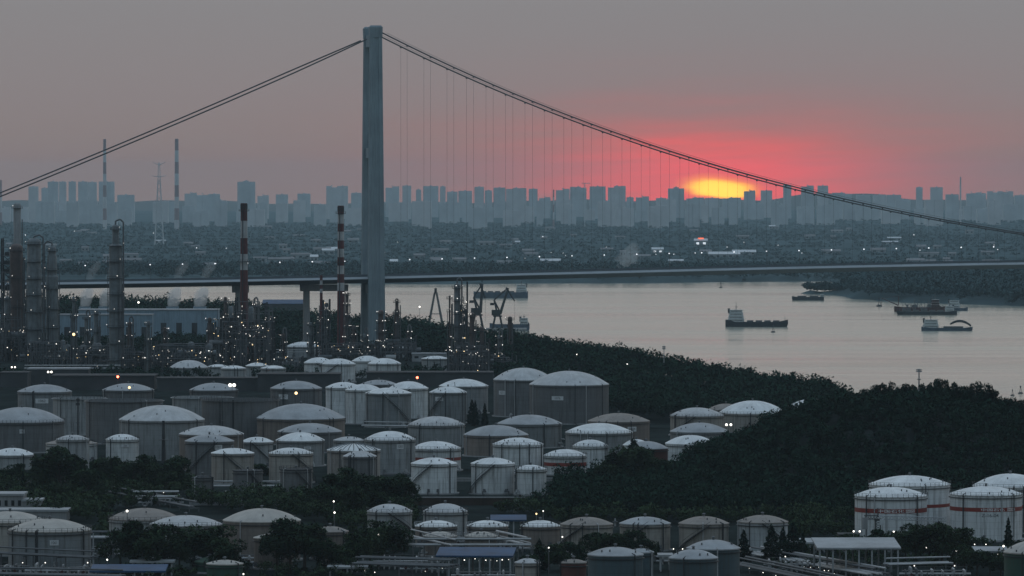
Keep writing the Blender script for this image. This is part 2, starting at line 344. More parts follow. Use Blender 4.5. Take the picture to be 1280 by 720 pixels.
# low hills that close the horizon
def far_hills():
    xs = np.linspace(-4300, 4300, 260); top = np.zeros_like(xs); u = 640 + xs/27500*F
    top = 46 + 7*np.sin(u*.011) + 5*np.sin(u*.027 + 1) + 3*np.sin(u*.071)
    for c, w, h in ((1030, 55, 56), (1100, 40, 34), (880, 60, 20), (1330, 80, 40)): top += h*np.exp(-((u - c)/w)**2)
    rows = []
    for k, (yy, f) in enumerate(((26600, 0), (27000, .55), (27500, 1), (28000, .5), (28700, 0))):
        rows.append(np.stack([xs, np.full_like(xs, yy), np.where(f == 0, -1, top*f)], -1))
    V = np.concatenate(rows); nx = len(xs); i = np.arange(4)[:, None]*nx + np.arange(nx-1)[None, :]
    o = npmesh('far_hills', V, np.stack([i, i+1, i+nx+1, i+nx], -1).reshape(-1, 4), 'hill_far', nper=4)
    tag(o, kind='structure')
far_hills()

# ------------------------------------------------------------------ bridge
def build_bridge():
    Ty = 3500.0; T = np.array([PX(466, Ty), Ty]); ax = np.array([.9897, .1434]); nr = np.array([.1434, -.9897])   # along / towards camera side
    root = thing('suspension_bridge', 'grey suspension bridge with one tall twin-leg tower crossing the river', 'bridge', (T[0], T[1], 0))
    def S(px):        # distance along the axis that projects to px
        k = (px - 640)/F; return (k*T[1] - T[0])/(ax[0] - k*ax[1])
    def YS(s): return T[1] + s*ax[1]
    def P(s, n, z): return (s*ax[0] + n*nr[0], s*ax[1] + n*nr[1], z)
    dpx = [(-60, 353.5), (100, 351.5), (300, 349.5), (400, 347.5), (490, 344.5), (640, 340.5), (820, 336.5), (1050, 331.8), (1280, 328), (1500, 325)]
    ds = [S(p) for p, _ in dpx]; dz = [PZ(y, YS(S(p))) for p, y in dpx]
    zd = np.polyfit(ds, dz, 3); Zd = lambda s: float(np.polyval(zd, s))
    # deck
    s0, s1 = S(-140), S(1420)
    ss = np.arange(s0, s1 + 1, 12.0)
    def deck(prof, name, m):
        b = MB(); b.loft([[P(s, n, Zd(s) + z) for n, z in prof] for s in ss]); return b.build(name, m, root)
    deck([(-16, 0), (16, 0), (16, -.25), (-16, -.25)], 'roadway', 'deck_dark')
    deck([(16, .1), (19.2, -1.3), (19.2, -1.55), (16, -.3)], 'edge_fairing', 'deck_light')
    deck([(-19.2, -1.3), (-16, .1), (-16, -.3), (-19.2, -1.55)], 'edge_fairing', 'deck_light')
    deck([(-19, -1.6), (19, -1.6), (13.5, -4.3), (-13.5, -4.3)], 'girder', 'deck_dark')
    for n in (-15.5, 15.5): deck([(n-.12, 1.1), (n+.12, 1.1), (n+.12, .01), (n-.12, .01)], 'crash_barrier', 'deck_dark')
    # tower
    zt = PZ(33, Ty)
    for sgn in (-1, 1):
        secs = []
        for z, w, d, n in ((-2, 12.6, 8.0, 20.5), (20, 11.4, 7.4, 20.2), (80, 10.4, 7.0, 19.0), (160, 9.2, 6.6, 17.6), (zt - 8, 8.1, 6.2, 16.6)):
            a, b_ = w/2, d/2; g = .5
            pl = [(-a, -b_), (-a*.42, -b_), (-a*.36, -b_+g), (a*.36, -b_+g), (a*.42, -b_), (a, -b_), (a, -b_*.3), (a-g, -b_*.24), (a-g, b_*.24), (a, b_*.3), (a, b_), (a*.42, b_), (a*.36, b_-g), (-a*.36, b_-g), (-a*.42, b_), (-a, b_), (-a, b_*.3), (-a+g, b_*.24), (-a+g, -b_*.24), (-a, -b_*.3)]
            secs.append([P(p, sgn*n + q, z) for p, q in pl])
        lg = MB(); lg.loft(secs).build('tower_leg', 'concrete_tower', root)
        cp = MB(); n = sgn*16.6
        cp.loft([[P(p, n + q, z) for p, q in ((-w, -d), (w, -d), (w, d), (-w, d))] for z, w, d in ((zt - 8, 4.2, 3.3), (zt - 1.2, 4.4, 3.5), (zt, 3.4, 2.6))]).build('saddle_housing', 'concrete_tower', root)
    for z, h in ((49, 6), (140, 7), (zt - 14, 8)):
        b = MB(); b.loft([[P(-3.2, n, z), P(3.2, n, z), P(3.2, n, z + h), P(-3.2, n, z + h)] for n in (-16.0, 16.0)]).build('crossbeam', 'concrete_tower', root)
    # cables
    cp = [(481, 46), (640, 117), (800, 181), (950, 223), (1025, 242), (1100, 260.3), (1175, 275.3), (1280, 292.5)]
    cs = [S(p) for p, _ in cp]; cz = [PZ(y, YS(S(p))) for p, y in cp]
    pc = np.polyfit(cs, cz, 3); Zc = lambda s: float(np.polyval(pc, s))
    zl0, zl1 = PZ(50, YS(S(455))), PZ(243.5, YS(S(0))); sl0, sl1 = S(455), S(0)
    for n in (-17.4, 17.4):
        b = MB(); b.tube([P(s, n, Zc(s)) for s in np.linspace(S(467), S(1330), 46)], .45, 8).build('main_cable', 'cable', root, 60)
        b = MB(); pts = []
        for s in np.linspace(sl0, S(-140), 14):
            t = (s - sl0)/(sl1 - sl0); pts.append(P(s, n*(1 + .4*min(1, t*3)), zl0 + (zl1 - zl0)*t - 6*t*(1 - t) - .75*np.sign(n)*min(1, t*6)))
        b.tube(pts, .45, 8).build('main_cable', 'cable', root, 60)
        b = MB()
        for k in (-1, 1): b.tube([P(s, n + .9*k, Zc(s) + 1.4) for s in np.linspace(S(480), S(1330), 40)], .05, 4)
        b.build('hand_rope', 'cable', root)
    hs = [S(505), S(534), S(563)]
    while hs[-1] < S(1310): hs.append(hs[-1] + 13.35)
    for s in hs:
        for n in (-17.4, 17.4):
            b = MB()
            b.cyl(P(s, n - .25, Zc(s)), P(s, n - .25, Zd(s) - 1), .03, n=4, caps=False).cyl(P(s, n + .25, Zc(s)), P(s, n + .25, Zd(s) - 1), .03, n=4, caps=False)
            b.box(P(s, n, Zc(s) - .45), (1.0, 1.0, 1.3), math.atan2(ax[1], ax[0]))
            b.build('hanger', 'cable', root)
    # deck lamps
    lamp_px = list(np.arange(13, 1320, 40.4) + 11)
    for p in lamp_px:
        if 448 < p < 486: continue
        s = S(p); z = Zd(s)
        b = MB(); b.cyl(P(s, 15.9, z), P(s, 15.9, z + 10.5), .13, .08, 5).cyl(P(s, 15.9, z + 10.4), P(s, 13.8, z + 10.9), .07, n=4)
        o = b.build('lamp_post', 'steel', root)
        MB().ball(P(s, 14.2, z + 10.85), .42, 6, 4).build('lamp_head', 'lamp_far', o)
    # piers
    for pl, pr in ((383, 427), (298, 303)):
        b = MB(); zz = Zd(S(pl)) - 4.6
        for p in (pl, pr):
            s = S(p); b.loft([[P(s + i*w, j*3, z) for i, j in ((-1, -1), (1, -1), (1, 1), (-1, 1))] for z, w in ((6, 2.3), (zz - 4.4, 1.9))])
        sa, sb = sorted((S(pl), S(pr)))
        b.loft([[P(s, n, z) for n, z in ((-4, zz - 4.4), (4, zz - 4.4), (5, zz), (-5, zz))] for s in (sa - 4, sb + 4)])
        b.build('pier', 'concrete', root)
build_bridge()

# ------------------------------------------------------------------ storage tanks
def text_mesh(body, size, bold=0.0):
    c = bpy.data.curves.new('lettering', 'FONT'); c.body = body; c.size = size; c.align_x = 'CENTER'; c.align_y = 'CENTER'; c.offset = bold
    t = bpy.data.objects.new('lettering', c); COL.objects.link(t)
    me = bpy.data.meshes.new_from_object(t.evaluated_get(bpy.context.evaluated_depsgraph_get()))
    bpy.data.objects.remove(t); bpy.data.curves.remove(c)
    return me
def wrap_text(body, size, r, ang, z, m, parent, bold=0.0, squash=1.0):
    me = text_mesh(body, size, bold)
    for v in me.vertices:
        a = ang + v.co.x*squash/r; v.co = (r*math.cos(a), r*math.sin(a), z + v.co.y)
    me.materials.clear(); me.materials.append(MATS[m])
    o = bpy.data.objects.new('lettering', me); COL.objects.link(o); o.parent = parent
FRONT = -math.pi/2
TANKS = []
def tank(x0, x1, ysh, yb, rise, shell, roof, label, flat=False, stair=0, rail=0, pipes=2, plate=None, band=None, ribs=False, green=False, text=False, hatch=3, group='storage tanks of the depot'):
    cx = (x0 + x1)/2; Df = DY(yb); r = (x1 - x0)/2*Df/F; Yc = Df + r; r = (x1 - x0)/2*Yc/F
    h = PZ(ysh, Yc) - 10.0; X = PX(cx, Yc); hr = rise*Yc/F*1.06; k = F/Yc
    TANKS.append((X, Yc, r, h, label))
    rd = random.Random(label); n = 56
    root = thing('storage_tank', label, 'tank', (X, Yc, 10.0), group, math.atan2(-X, Yc))
    MB().lathe([(r + .9, -1.5), (r + .9, .45), (r + .1, .5)], n).build('foundation', 'concrete', root)
    if flat:
        b = MB(); b.lathe([(r, .3), (r, h), (r - .12, h), (r - .12, h*.72)], n).build('shell', 'shell_' + shell, root, 40)
        b = MB(); b.lathe([(.01, h*.72 + .3), (r*.8, h*.72 + .25), (r*.82, h*.72 + .8), (r - .14, h*.72 + .8)], n).build('floating_roof', 'roof_grey', root, 40)
        b = MB(); b.lathe([(r + .01, h - .55), (r + .8, h - .5), (r + .8, h - .3), (r + .01, h - .3)], n).build('wind_girder', 'shell_' + shell, root, 30)
    else:
        b = MB(); b.lathe([(r, .3), (r, h*.5), (r, h)], n).build('shell', 'shell_' + shell, root, 40)
        rs = (r*r + hr*hr)/(2*hr); zc = h + hr - rs
        prof = [(r + .02, h - .28), (r + .22, h - .28), (r + .22, h + .02)]
        for j in range(1, 9):
            q = (r + .1)*(1 - j/8.0) if j < 8 else .01; prof.append((q, zc + math.sqrt(max(0, rs*rs - q*q))))
        b = MB(); b.lathe(prof, n); rf = b.build('roof', 'roof_' + roof, root, 25)
        if ribs:
            for j in range(28):
                a = 2*math.pi*j/28; b = MB(); b.tube([((r*t)*math.cos(a), (r*t)*math.sin(a), zc + math.sqrt(rs*rs - (r*t)**2) + .06) for t in (.12, .4, .7, 1.0)], .16, 4).build('rib', 'steel', rf)
        b = MB(); b.cyl((0, 0, h + hr - .2), (0, 0, h + hr + .7), .35, n=8).cyl((0, 0, h + hr + .7), (0, 0, h + hr + .95), .65, .2, 8); b.build('vent', 'steel', rf)
        for j in range(hatch):
            a = rd.uniform(-math.pi, 0); q = r*rd.uniform(.6, .95); zz = zc + math.sqrt(rs*rs - q*q)
            b = MB(); b.cyl((q*math.cos(a), q*math.sin(a), zz - .3), (q*math.cos(a), q*math.sin(a), zz + .55), .2, n=7); b.build('hatch', 'steel', rf)
        b = MB(); b.lathe([(r + .01, h - 1.15), (r + .42, h - 1.1), (r + .42, h - .95), (r + .01, h - .9)], n).build('wind_girder', 'steel_dark', root, 30)
    if rail:
        b = MB(); m_ = max(26, int(2*math.pi*r/1.7)); zr = h - .25 if not flat else h - .3; ro = r + (.3 if not flat else .7)
        for j in range(m_):
            a = 2*math.pi*j/m_; b.box((ro*math.cos(a), ro*math.sin(a), zr + .6), (.09, .09, 1.2), a)
        for zz in (1.2, .65): b.lathe([(ro - .035, zr + zz - .035), (ro + .035, zr + zz - .035), (ro + .035, zr + zz + .035), (ro - .035, zr + zz + .035), (ro - .035, zr + zz - .035)], m_)
        b.build('railing', 'steel_dark' if rail == 1 else 'steel_pale', root)
    if stair:
        a1 = FRONT + stair*.15 + rd.uniform(-.25, .25); a0 = a1 - stair*min(1.5, h*1.35/r); b = MB(); ns = 22
        for j in range(ns):
            t = (j + .5)/ns; a = a0 + (a1 - a0)*t; z = .4 + (h - .5)*t
            b.box(((r + .55)*math.cos(a), (r + .55)*math.sin(a), z), (.95, abs(a1 - a0)*(r + .5)/ns*1.05, .22), a)
        pts = lambda rr, dz: [(rr*math.cos(a0 + (a1 - a0)*t), rr*math.sin(a0 + (a1 - a0)*t), .4 + (h - .5)*t + dz) for t in np.linspace(0, 1, 12)]
        b.tube(pts(r + 1.05, 1.05), .05, 4).tube(pts(r + 1.05, .0), .13, 4)
        b.build('staircase', 'steel_dark', root)
    for j in range(pipes):
        a = FRONT + rd.uniform(-1.25, 1.25); rr = r + .32
        b = MB(); b.cyl((rr*math.cos(a), rr*math.sin(a), .3), (rr*math.cos(a), rr*math.sin(a), h + .25), .13 + .07*rd.random(), n=6)
        b.cyl((rr*math.cos(a), rr*math.sin(a), h + .15), ((r - .9)*math.cos(a), (r - .9)*math.sin(a), h + .55), .12, n=5).build('riser_pipe', 'steel_dark' if rd.random() < .7 else 'pipe', root)
    for j in range(2 if h > 6 else 1):
        a = FRONT + rd.uniform(-.9, .9); c_, s_ = math.cos(a), math.sin(a); L_ = rd.uniform(2.0, 3.4)
        b = MB(); b.tube([(r*c_, r*s_, 1.3), ((r + L_)*c_, (r + L_)*s_, 1.3), ((r + L_)*c_, (r + L_)*s_, .1)], .28, 6).box(((r + L_*.5)*c_, (r + L_*.5)*s_, 1.6), (.9, .8, 1.2), a).build('outlet_pipe', rd.choice(('pipe', 'pipe_dark', 'steel')), root)
    if plate:
        px_, py_, w, hh = plate; a = FRONT + math.asin(max(-.98, min(.98, (px_ - cx)/((x1 - x0)/2)))); z = PZ(py_, Yc) - 10; wm = w/k; hm = hh/k
        b = MB(); st = 4; rr = r + .12
        vs = [((rr + d)*math.cos(a + wm*(i/st - .5)/r), (rr + d)*math.sin(a + wm*(i/st - .5)/r), z + q*hm/2) for d in (0, .06) for i in range(st + 1) for q in (-1, 1)]
        o = 2*(st + 1); fs = [(o + 2*i, o + 2*i + 2, o + 2*i + 3, o + 2*i + 1) for i in range(st)] + [(0, o, o + 1, 1), (2*st, 2*st + 1, o + 2*st + 1, o + 2*st)] + [(2*i + 1, o + 2*i + 1, o + 2*i + 3, 2*i + 3) for i in range(st)] + [(2*i, 2*i + 2, o + 2*i + 2, o + 2*i) for i in range(st)]
        b.add(vs, fs); pl = b.build('number_plate', 'plate_white', root)
        wrap_text(str(1000 + rd.randrange(60, 99)), hm*.8, rr + .08, a, z, 'letter_dark', pl, .01, min(1.0, wm/(hm*2.1)))
    if band:
        z1, z0 = PZ(band[0], Yc) - 10, PZ(band[1], Yc) - 10
        MB().lathe([(r + .02, z0), (r + .05, z0), (r + .05, z1), (r + .02, z1)], n).build('band', 'band_red', root, 30)
        if text:
            zm = (z0 + z1)/2; hb = (z1 - z0)
            a = FRONT + (.02 if text == 1 else .22)
            wrap_text('中国石化', hb*.78, r + .09, a - .02, zm - .05, 'letter_white', root, .012, 2.0)
            b = MB(); wb = .30
            vs = []; st = 6
            for i in range(st + 1):
                for q in (-1, 1): vs.append(((r + .08)*math.cos(a + .40 + wb*i/st), (r + .08)*math.sin(a + .40 + wb*i/st), zm + q*hb*.33))
            b.add(vs, [(2*i, 2*i + 2, 2*i + 3, 2*i + 1) for i in range(st)]).build('logo_panel', 'letter_white', root)
            wrap_text('SINOPEC', hb*.56, r + .11, a + .40 + wb/2, zm - .02, 'band_red', root, .01, 1.25)
    return root, r, h
W_, P_, G_, Md = 'white', 'pale', 'grey', 'mid'
# far white tanks beside the process units
tank(357, 400, 433, 447, 5.5, 'mid', 'white', 'domed tank ringed by pipework, beyond the white clusters, between the two striped chimneys', rail=1)
tank(494, 516, 435, 447, 1.8, 'pale', 'white', 'small low white tank right of the lamp-lit column near the bridge tower foot', pipes=1)
tank(527, 561, 448, 462, 3, 'pale', 'white', 'low white tank just left of the tall lattice column, far behind the depot', pipes=2)
tank(380, 417, 453, 474, 6, 'white', 'white', 'rear left white tank of the far cluster under the slim striped chimney', stair=-1, pipes=1)
tank(401, 444, 454.5, 479, 6, 'white', 'white', 'front left white tank of the far cluster under the slim striped chimney', stair=1, pipes=2)
tank(440, 477, 451, 473, 6, 'white', 'white', 'rear right white tank of the far cluster below the bridge tower', pipes=1)
tank(460, 501, 454, 478, 6, 'white', 'white', 'front right white tank of the far cluster below the bridge tower', pipes=3)
tank(260, 285, 458, 474, 2.5, 'pale', 'white', 'leftmost of four small far tanks below the red-and-white chimney', pipes=1)
tank(276, 307, 460, 481, 3, 'pale', 'white', 'second from left of four small far tanks below the red-and-white chimney', pipes=2)
tank(307, 335, 457, 474, 3.5, 'pale', 'white', 'third from left of four small far tanks below the red-and-white chimney', pipes=1)
tank(326, 357, 460, 481, 3, 'pale', 'white', 'rightmost of four small far tanks below the red-and-white chimney', pipes=2)
tank(212, 260, 459, 471, 8.5, 'mid', 'pale', 'low pale tank with a cone-like roof left of the four small far tanks', pipes=4)
# grey row and floating-roof tanks
tank(22, 89, 489, 536, 8, 'grey', 'grey', 'grey domed tank at far left, behind the dark dome at the left edge', plate=(52, 500, 16, 6), pipes=2)
tank(128, 192, 487, 529, 7.5, 'dark', 'grey', 'low grey dome showing above the wide flat-topped tank, lamp before it', pipes=4)
tank(237, 297, 487, 529, 8, 'dark', 'grey', 'grey dome with a bright lamp at its right rim, behind flat-topped tanks', pipes=2)
tank(338, 402, 485, 529, 8.5, 'dark', 'grey', 'dark grey domed tank left of the white silo cluster, below the dark flat roof', plate=(354, 495, 13, 6), pipes=3)
tank(66, 132, 497, 545, 1, 'pale', 'grey', 'pale flat-topped open tank left of the wide flat-topped grey tank', flat=True, pipes=3, rail=1)
tank(107, 203, 500, 556, 1, 'dark', 'grey', 'wide flat-topped grey tank partly hidden by the large dome before it', flat=True, pipes=3)
tank(215, 290, 496, 545, 1, 'mid', 'grey', 'flat-topped tank right behind the large left dome', flat=True, pipes=2)
tank(252, 348, 499, 553, 1, 'dark', 'grey', 'wide flat-topped grey tank between the two largest left domes', flat=True, pipes=4, rail=1)
# silo cluster
tank(451, 496, 480, 512, 5, 'dark', 'grey', 'grey dome peeping out at the back of the white silo cluster', pipes=1)
tank(407, 452, 484, 523, 6, 'white', 'white', 'leftmost white tank of the tall silo cluster in mid picture', pipes=3)
tank(432, 477, 487, 531, 6.5, 'white', 'white', 'white tank, second from left in the tall silo cluster', pipes=1)
tank(486, 535, 485, 524, 8, 'white', 'white', 'white tank with a slanting stair behind the grey silo-cluster tank', stair=1, pipes=1)
tank(457, 514, 491, 535, 6, 'grey', 'white', 'tall grey tank with crossing stairs at the front of the silo cluster', stair=-1, pipes=5)
tank(549, 610, 482, 518, 8, 'mid', 'white', 'domed tank left of the two biggest domes, behind a plated grey tank', pipes=2)
tank(537, 583, 490, 530, 6.5, 'grey', 'white', 'grey tank with a white number plate right of the silo cluster', plate=(549, 498, 11, 5), stair=1, pipes=4)
# the two big domes
tank(617, 692, 474, 522, 13.5, 'dark', 'pale', 'rear of the two biggest domed tanks, with two small white plates', plate=(628, 490, 12, 5), pipes=3)
tank(662, 761, 480, 531, 15.5, 'dark', 'pale', 'front of the two biggest domed tanks, beside the wooded ridge', plate=(697, 496, 15, 5), pipes=4)
# middle rows
tank(510, 581, 530.5, 561, 9.5, 'mid', 'pale', 'broad domed tank with pale roof left of the row of three wide domes', pipes=3, rail=1, hatch=6)
tank(622, 702, 529, 561, 10, 'grey', 'grey', 'wide grey domed tank directly below the two biggest domes', pipes=2)
tank(735, 812, 526, 556, 9, 'brown', 'brown', 'brownish domed tank with weathered roof at the foot of the wooded ridge', plate=(790, 535, 12, 6), pipes=3)
tank(580, 660, 543, 572, 11, 'brown', 'grey', 'low wide domed tank overlapping the wide grey dome behind it', pipes=3)
tank(707, 791, 540, 572, 10.5, 'mid', 'white', 'wide tank with bright dome before the brownish weathered one', pipes=4, rail=1)
tank(716, 760, 557, 587, 7, 'white', 'white', 'white tank half hidden by the pine, behind the red-band tank', pipes=2, rail=1)
tank(616, 679, 555, 593, 7.5, 'white', 'white', 'white railed tank with dark pipework on its side in the middle row', rail=1, pipes=4, hatch=5)
tank(514, 576, 560, 590, 8, 'white', 'white', 'white tank with a dark red band behind a plain white tank', rail=1, pipes=2, band=(571, 575), hatch=4)
tank(680, 733, 569, 595, 7, 'white', 'white', 'low white tank with broad dark red band beside the trees', rail=1, pipes=1, band=(577.5, 582))
# left side
tank(-26, 80, 526, 567, 16, 'dark', 'grey', 'dark grey domed tank cut by the left edge of the picture', plate=(27, 537, 6, 5), pipes=4, rail=1)
tank(149, 255, 524, 576, 16.5, 'mid', 'pale', 'largest domed tank on the left, with a pale even roof', pipes=3)
tank(224, 304, 542, 590, 9.5, 'brown', 'pale', 'brownish tank with long pale dome right of the largest left dome', stair=1, pipes=3)
tank(57, 121, 554, 579, 5, 'white', 'brown', 'wide white tank mostly hidden by a narrower taller one at left', pipes=1)
tank(70, 111, 549, 589, 5, 'pale', 'pale', 'narrow pale tank standing before a wider white one, left of the big tree', pipes=2, rail=1)
tank(132, 173, 549, 579, 6, 'white', 'white', 'clean white tank with small dark number below the largest left dome', plate=(156, 556.5, 9, 3), pipes=1, rail=1)
tank(-12, 42, 568, 588, 7.5, 'pale', 'white', 'low pale dome at the left edge beside dark trees', pipes=3)
tank(231, 292, 551, 599, 7.5, 'dark', 'grey', 'dark grey tank with a stair curving down its side, small plate beside', stair=1, plate=(272, 558, 11, 6), pipes=2)
tank(321, 431, 522, 557, 16.5, 'brown', 'grey', 'widest domed tank in the middle left, with a brown-grey wall', pipes=3)
tank(347, 427, 539, 567, 9.5, 'dark', 'grey', 'dark-walled dome directly before the widest middle-left dome', pipes=2)
tank(301, 341, 552, 586, 5.5, 'pale', 'white', 'slim pale tank behind the two cream tanks, left of a wider one', pipes=1, stair=-1)
tank(345, 405, 550, 584, 9, 'mid', 'white', 'grey tank with bright double-lit dome behind the right cream tank', plate=(384, 559, 9, 4), pipes=2)
tank(417, 455, 550, 578, 4, 'mid', 'pale', 'small flat dome behind the rusty ribbed tank', pipes=1)
tank(456, 519, 549, 594, 9.5, 'mid', 'white', 'tall grey tank with bright spotted dome right of the rusty ribbed tank', plate=(500, 557, 9, 6), pipes=2, rail=1, hatch=6)
tank(409, 475, 562, 602, 7.5, 'rusty', 'white', 'rusty white tank with radial roof ribs and peeling wall', ribs=True, pipes=4)
tank(429, 470, 570, 614, 6, 'dark', 'pale', 'small blue-grey tank in front of the rusty ribbed tank', pipes=5)
tank(264, 317, 566, 606, 5.5, 'cream', 'white', 'left one of the pair of cream tanks with a curved stair', stair=-1, pipes=1)
tank(336, 391, 566, 605, 6, 'cream', 'white', 'right one of the pair of cream tanks with a curved stair', stair=-1, pipes=1, rail=1)
tank(291, 328, 588, 622, 1.5, 'dark', 'dark', 'small flat dark tank before the left cream tank', stair=-1, pipes=4)
tank(350, 390, 586.5, 624, 1.5, 'dark', 'dark', 'small flat dark tank before the right cream tank', stair=-1, pipes=4, rail=1)
tank(240, 266, 597, 625, 3, 'dark', 'dark', 'small dark tank at the end of the rack, left of the cream tanks', pipes=3)
tank(514, 571, 579, 619, 6.5, 'white', 'white', 'white tank with a curved stair, left of three on the retaining wall', stair=1, pipes=1)
tank(589, 643, 579, 619, 6.5, 'white', 'white', 'white tank with a curved stair, middle of three on the retaining wall', stair=1, pipes=1)
tank(644, 683, 586, 620, 4.5, 'white', 'white', 'small white tank, right of three on the retaining wall', pipes=2, rail=1)
tank(779, 812, 556, 578, 6.5, 'white', 'white', 'pale dome just behind the dark red tank by the pine', pipes=1)
tank(781, 835, 560, 587, 8, 'red', 'grey', 'dark red tank with grey dome, half sunk in trees', pipes=3, stair=1)
tank(832, 895, 554, 579, 9.5, 'white', 'white', 'white domed tank peeping out at the left foot of the wooded hill', pipes=2)
tank(838, 905, 519, 546, 9, 'cream', 'pale', 'pale railed dome left of the bright dome behind the wooded hill', rail=1, pipes=3, stair=1)
tank(885, 930, 512, 532, 7, 'brown', 'brown', 'brown dome peeping between two pale domes behind the wooded hill', pipes=1)
tank(899, 983, 515.6, 542, 14, 'cream', 'white', 'bright high dome behind the slope of the wooded hill', pipes=3, rail=1)
tank(838, 911, 539, 561, 10, 'mid', 'grey', 'low grey dome with twin lamps at its rim, left of the wooded hill', pipes=2)
tank(985, 1050, 508, 536, 9, 'pale', 'white', 'roof edge of a tank almost hidden behind the wooded hill crest', pipes=0)
# front rows
tank(-32, 56, 651, 696, 11, 'cream', 'cream', 'pale dome at the lower left edge behind the plated grey tank', pipes=2, rail=1)
tank(10, 113, 662, 712, 12.5, 'grey', 'cream', 'grey tank with plate and speckled dome at lower left', plate=(67, 675.5, 11, 6.5), pipes=5, rail=1, hatch=5)
tank(136, 225, 648, 685, 12, 'pale', 'brown', 'brown-roofed tank with a lamp on it, behind lower left trees', pipes=2, rail=1)
tank(187, 277, 655, 699, 10, 'mid', 'pale', 'pale speckled dome behind the lower left trees, right of the brown roof', pipes=2, rail=1)
tank(279, 375, 650, 704, 13.5, 'brown', 'cream', 'wide brownish tank with pale dome behind the lower middle trees', pipes=2)
tank(317, 365, 672, 713, 4.5, 'brown', 'cream', 'smaller brown tank before the wide brownish one, behind trees', pipes=2)
tank(390, 435, 664, 701, 5.5, 'brown', 'brown', 'brown-roofed tank peeping right of the lower middle trees', pipes=2)
tank(459, 515, 639, 673, 8.5, 'pale', 'pale', 'pale blue-grey domed tank with curved pipe beside a dark tree', stair=-1, pipes=1, rail=1)
tank(529, 584, 639, 677, 9, 'pale', 'pale', 'pale domed tank behind two low railed roofs, below the retaining wall', pipes=2, rail=1)
tank(519, 571, 657, 685, 6, 'brown', 'white', 'low brown tank with bright railed roof before the pale dome', rail=2, pipes=1)
tank(529, 571, 670, 697, 5, 'brown', 'cream', 'small low brown tank nearest the elevated pipes, left one', rail=2, pipes=1)
tank(584, 635, 657, 685, 6, 'brown', 'white', 'low brown tank with bright railed roof left of the small blue roof', rail=2, pipes=1)
tank(581, 622, 670, 697, 5, 'brown', 'cream', 'small low brown tank nearest the elevated pipes, right one', rail=2, pipes=1)
tank(651, 700, 657, 687, 6, 'brown', 'white', 'brown tank with bright roof right of the small blue roof', pipes=1, rail=1)
tank(701, 766, 655, 693, 8, 'cream', 'brown', 'leftmost of four weathered tanks below the forest, beside a pole', pipes=3, stair=1)
tank(775, 838, 654, 691, 7.5, 'cream', 'grey', 'second of four weathered tanks below the forest, bush before it', pipes=3, stair=1)
tank(849, 911, 654, 693, 8, 'cream', 'brown', 'third of four weathered tanks below the forest', pipes=3, stair=1)
tank(922, 985, 652, 693, 7.5, 'pale', 'brown', 'rightmost of four weathered tanks below the forest, cypresses before it', pipes=3, stair=-1)
tank(735, 804, 693, 746, 8.5, 'teal', 'grey', 'dark teal tank at the bottom edge, left of three', pipes=1)
tank(786, 817, 690, 731, 4, 'teal', 'grey', 'small dark teal tank tucked behind the left big teal one', pipes=1)
tank(859, 925, 685, 739, 9.5, 'teal', 'grey', 'dark teal tank at the bottom edge, rear right one', pipes=1)
tank(837, 897, 697, 751, 9.5, 'teal', 'grey', 'dark teal tank at the bottom edge, nearest one before the rear right one', pipes=1)
tank(644, 675, 703, 736, 4.5, 'cream', 'pale', 'small streaked tank right of the blue loading canopy', pipes=3)
tank(701, 733, 703, 738, 3.5, 'red', 'brown', 'small dark red tank at the bottom edge left of the teal tanks', pipes=2)
tank(243, 280, 702, 718, 5, 'green', 'green', 'rear one of two small green tanks at lower left', pipes=1)
tank(258, 303, 704.5, 728, 4, 'green', 'cream', 'front one of two small green tanks at lower left', pipes=1)
tank(1087, 1188, 605, 664, 10, 'white', 'white', 'rear left white tank with red band under the wooded hill', rail=1, pipes=2, band=(628.5, 632.5), hatch=6)
tank(1069, 1159, 619, 676, 9.5, 'white', 'white', 'front left white tank with lettered red band, tower crane before it', rail=1, pipes=3, band=(634, 639.5), text=1, hatch=6)
tank(1217, 1310, 607, 668, 14, 'white', 'white', 'rear right white tank with red band cut by the right edge', rail=1, pipes=2, band=(629, 633), hatch=6)
rt, r_, h_ = tank(1188, 1278, 617, 678, 8.5, 'white', 'white', 'front right white tank with lettered red band, cypress before it', rail=1, pipes=3, band=(632.5, 637.5), text=2, hatch=6)
wrap_text('Z-16-04', 1.5, r_ + .06, FRONT + .12, h_ - 6.3, 'letter_dark', rt, .01, 1.1)
tank(1256, 1332, 690, 742, 13.5, 'green', 'cream', 'green tank with cream roof at the lower right corner', pipes=1)

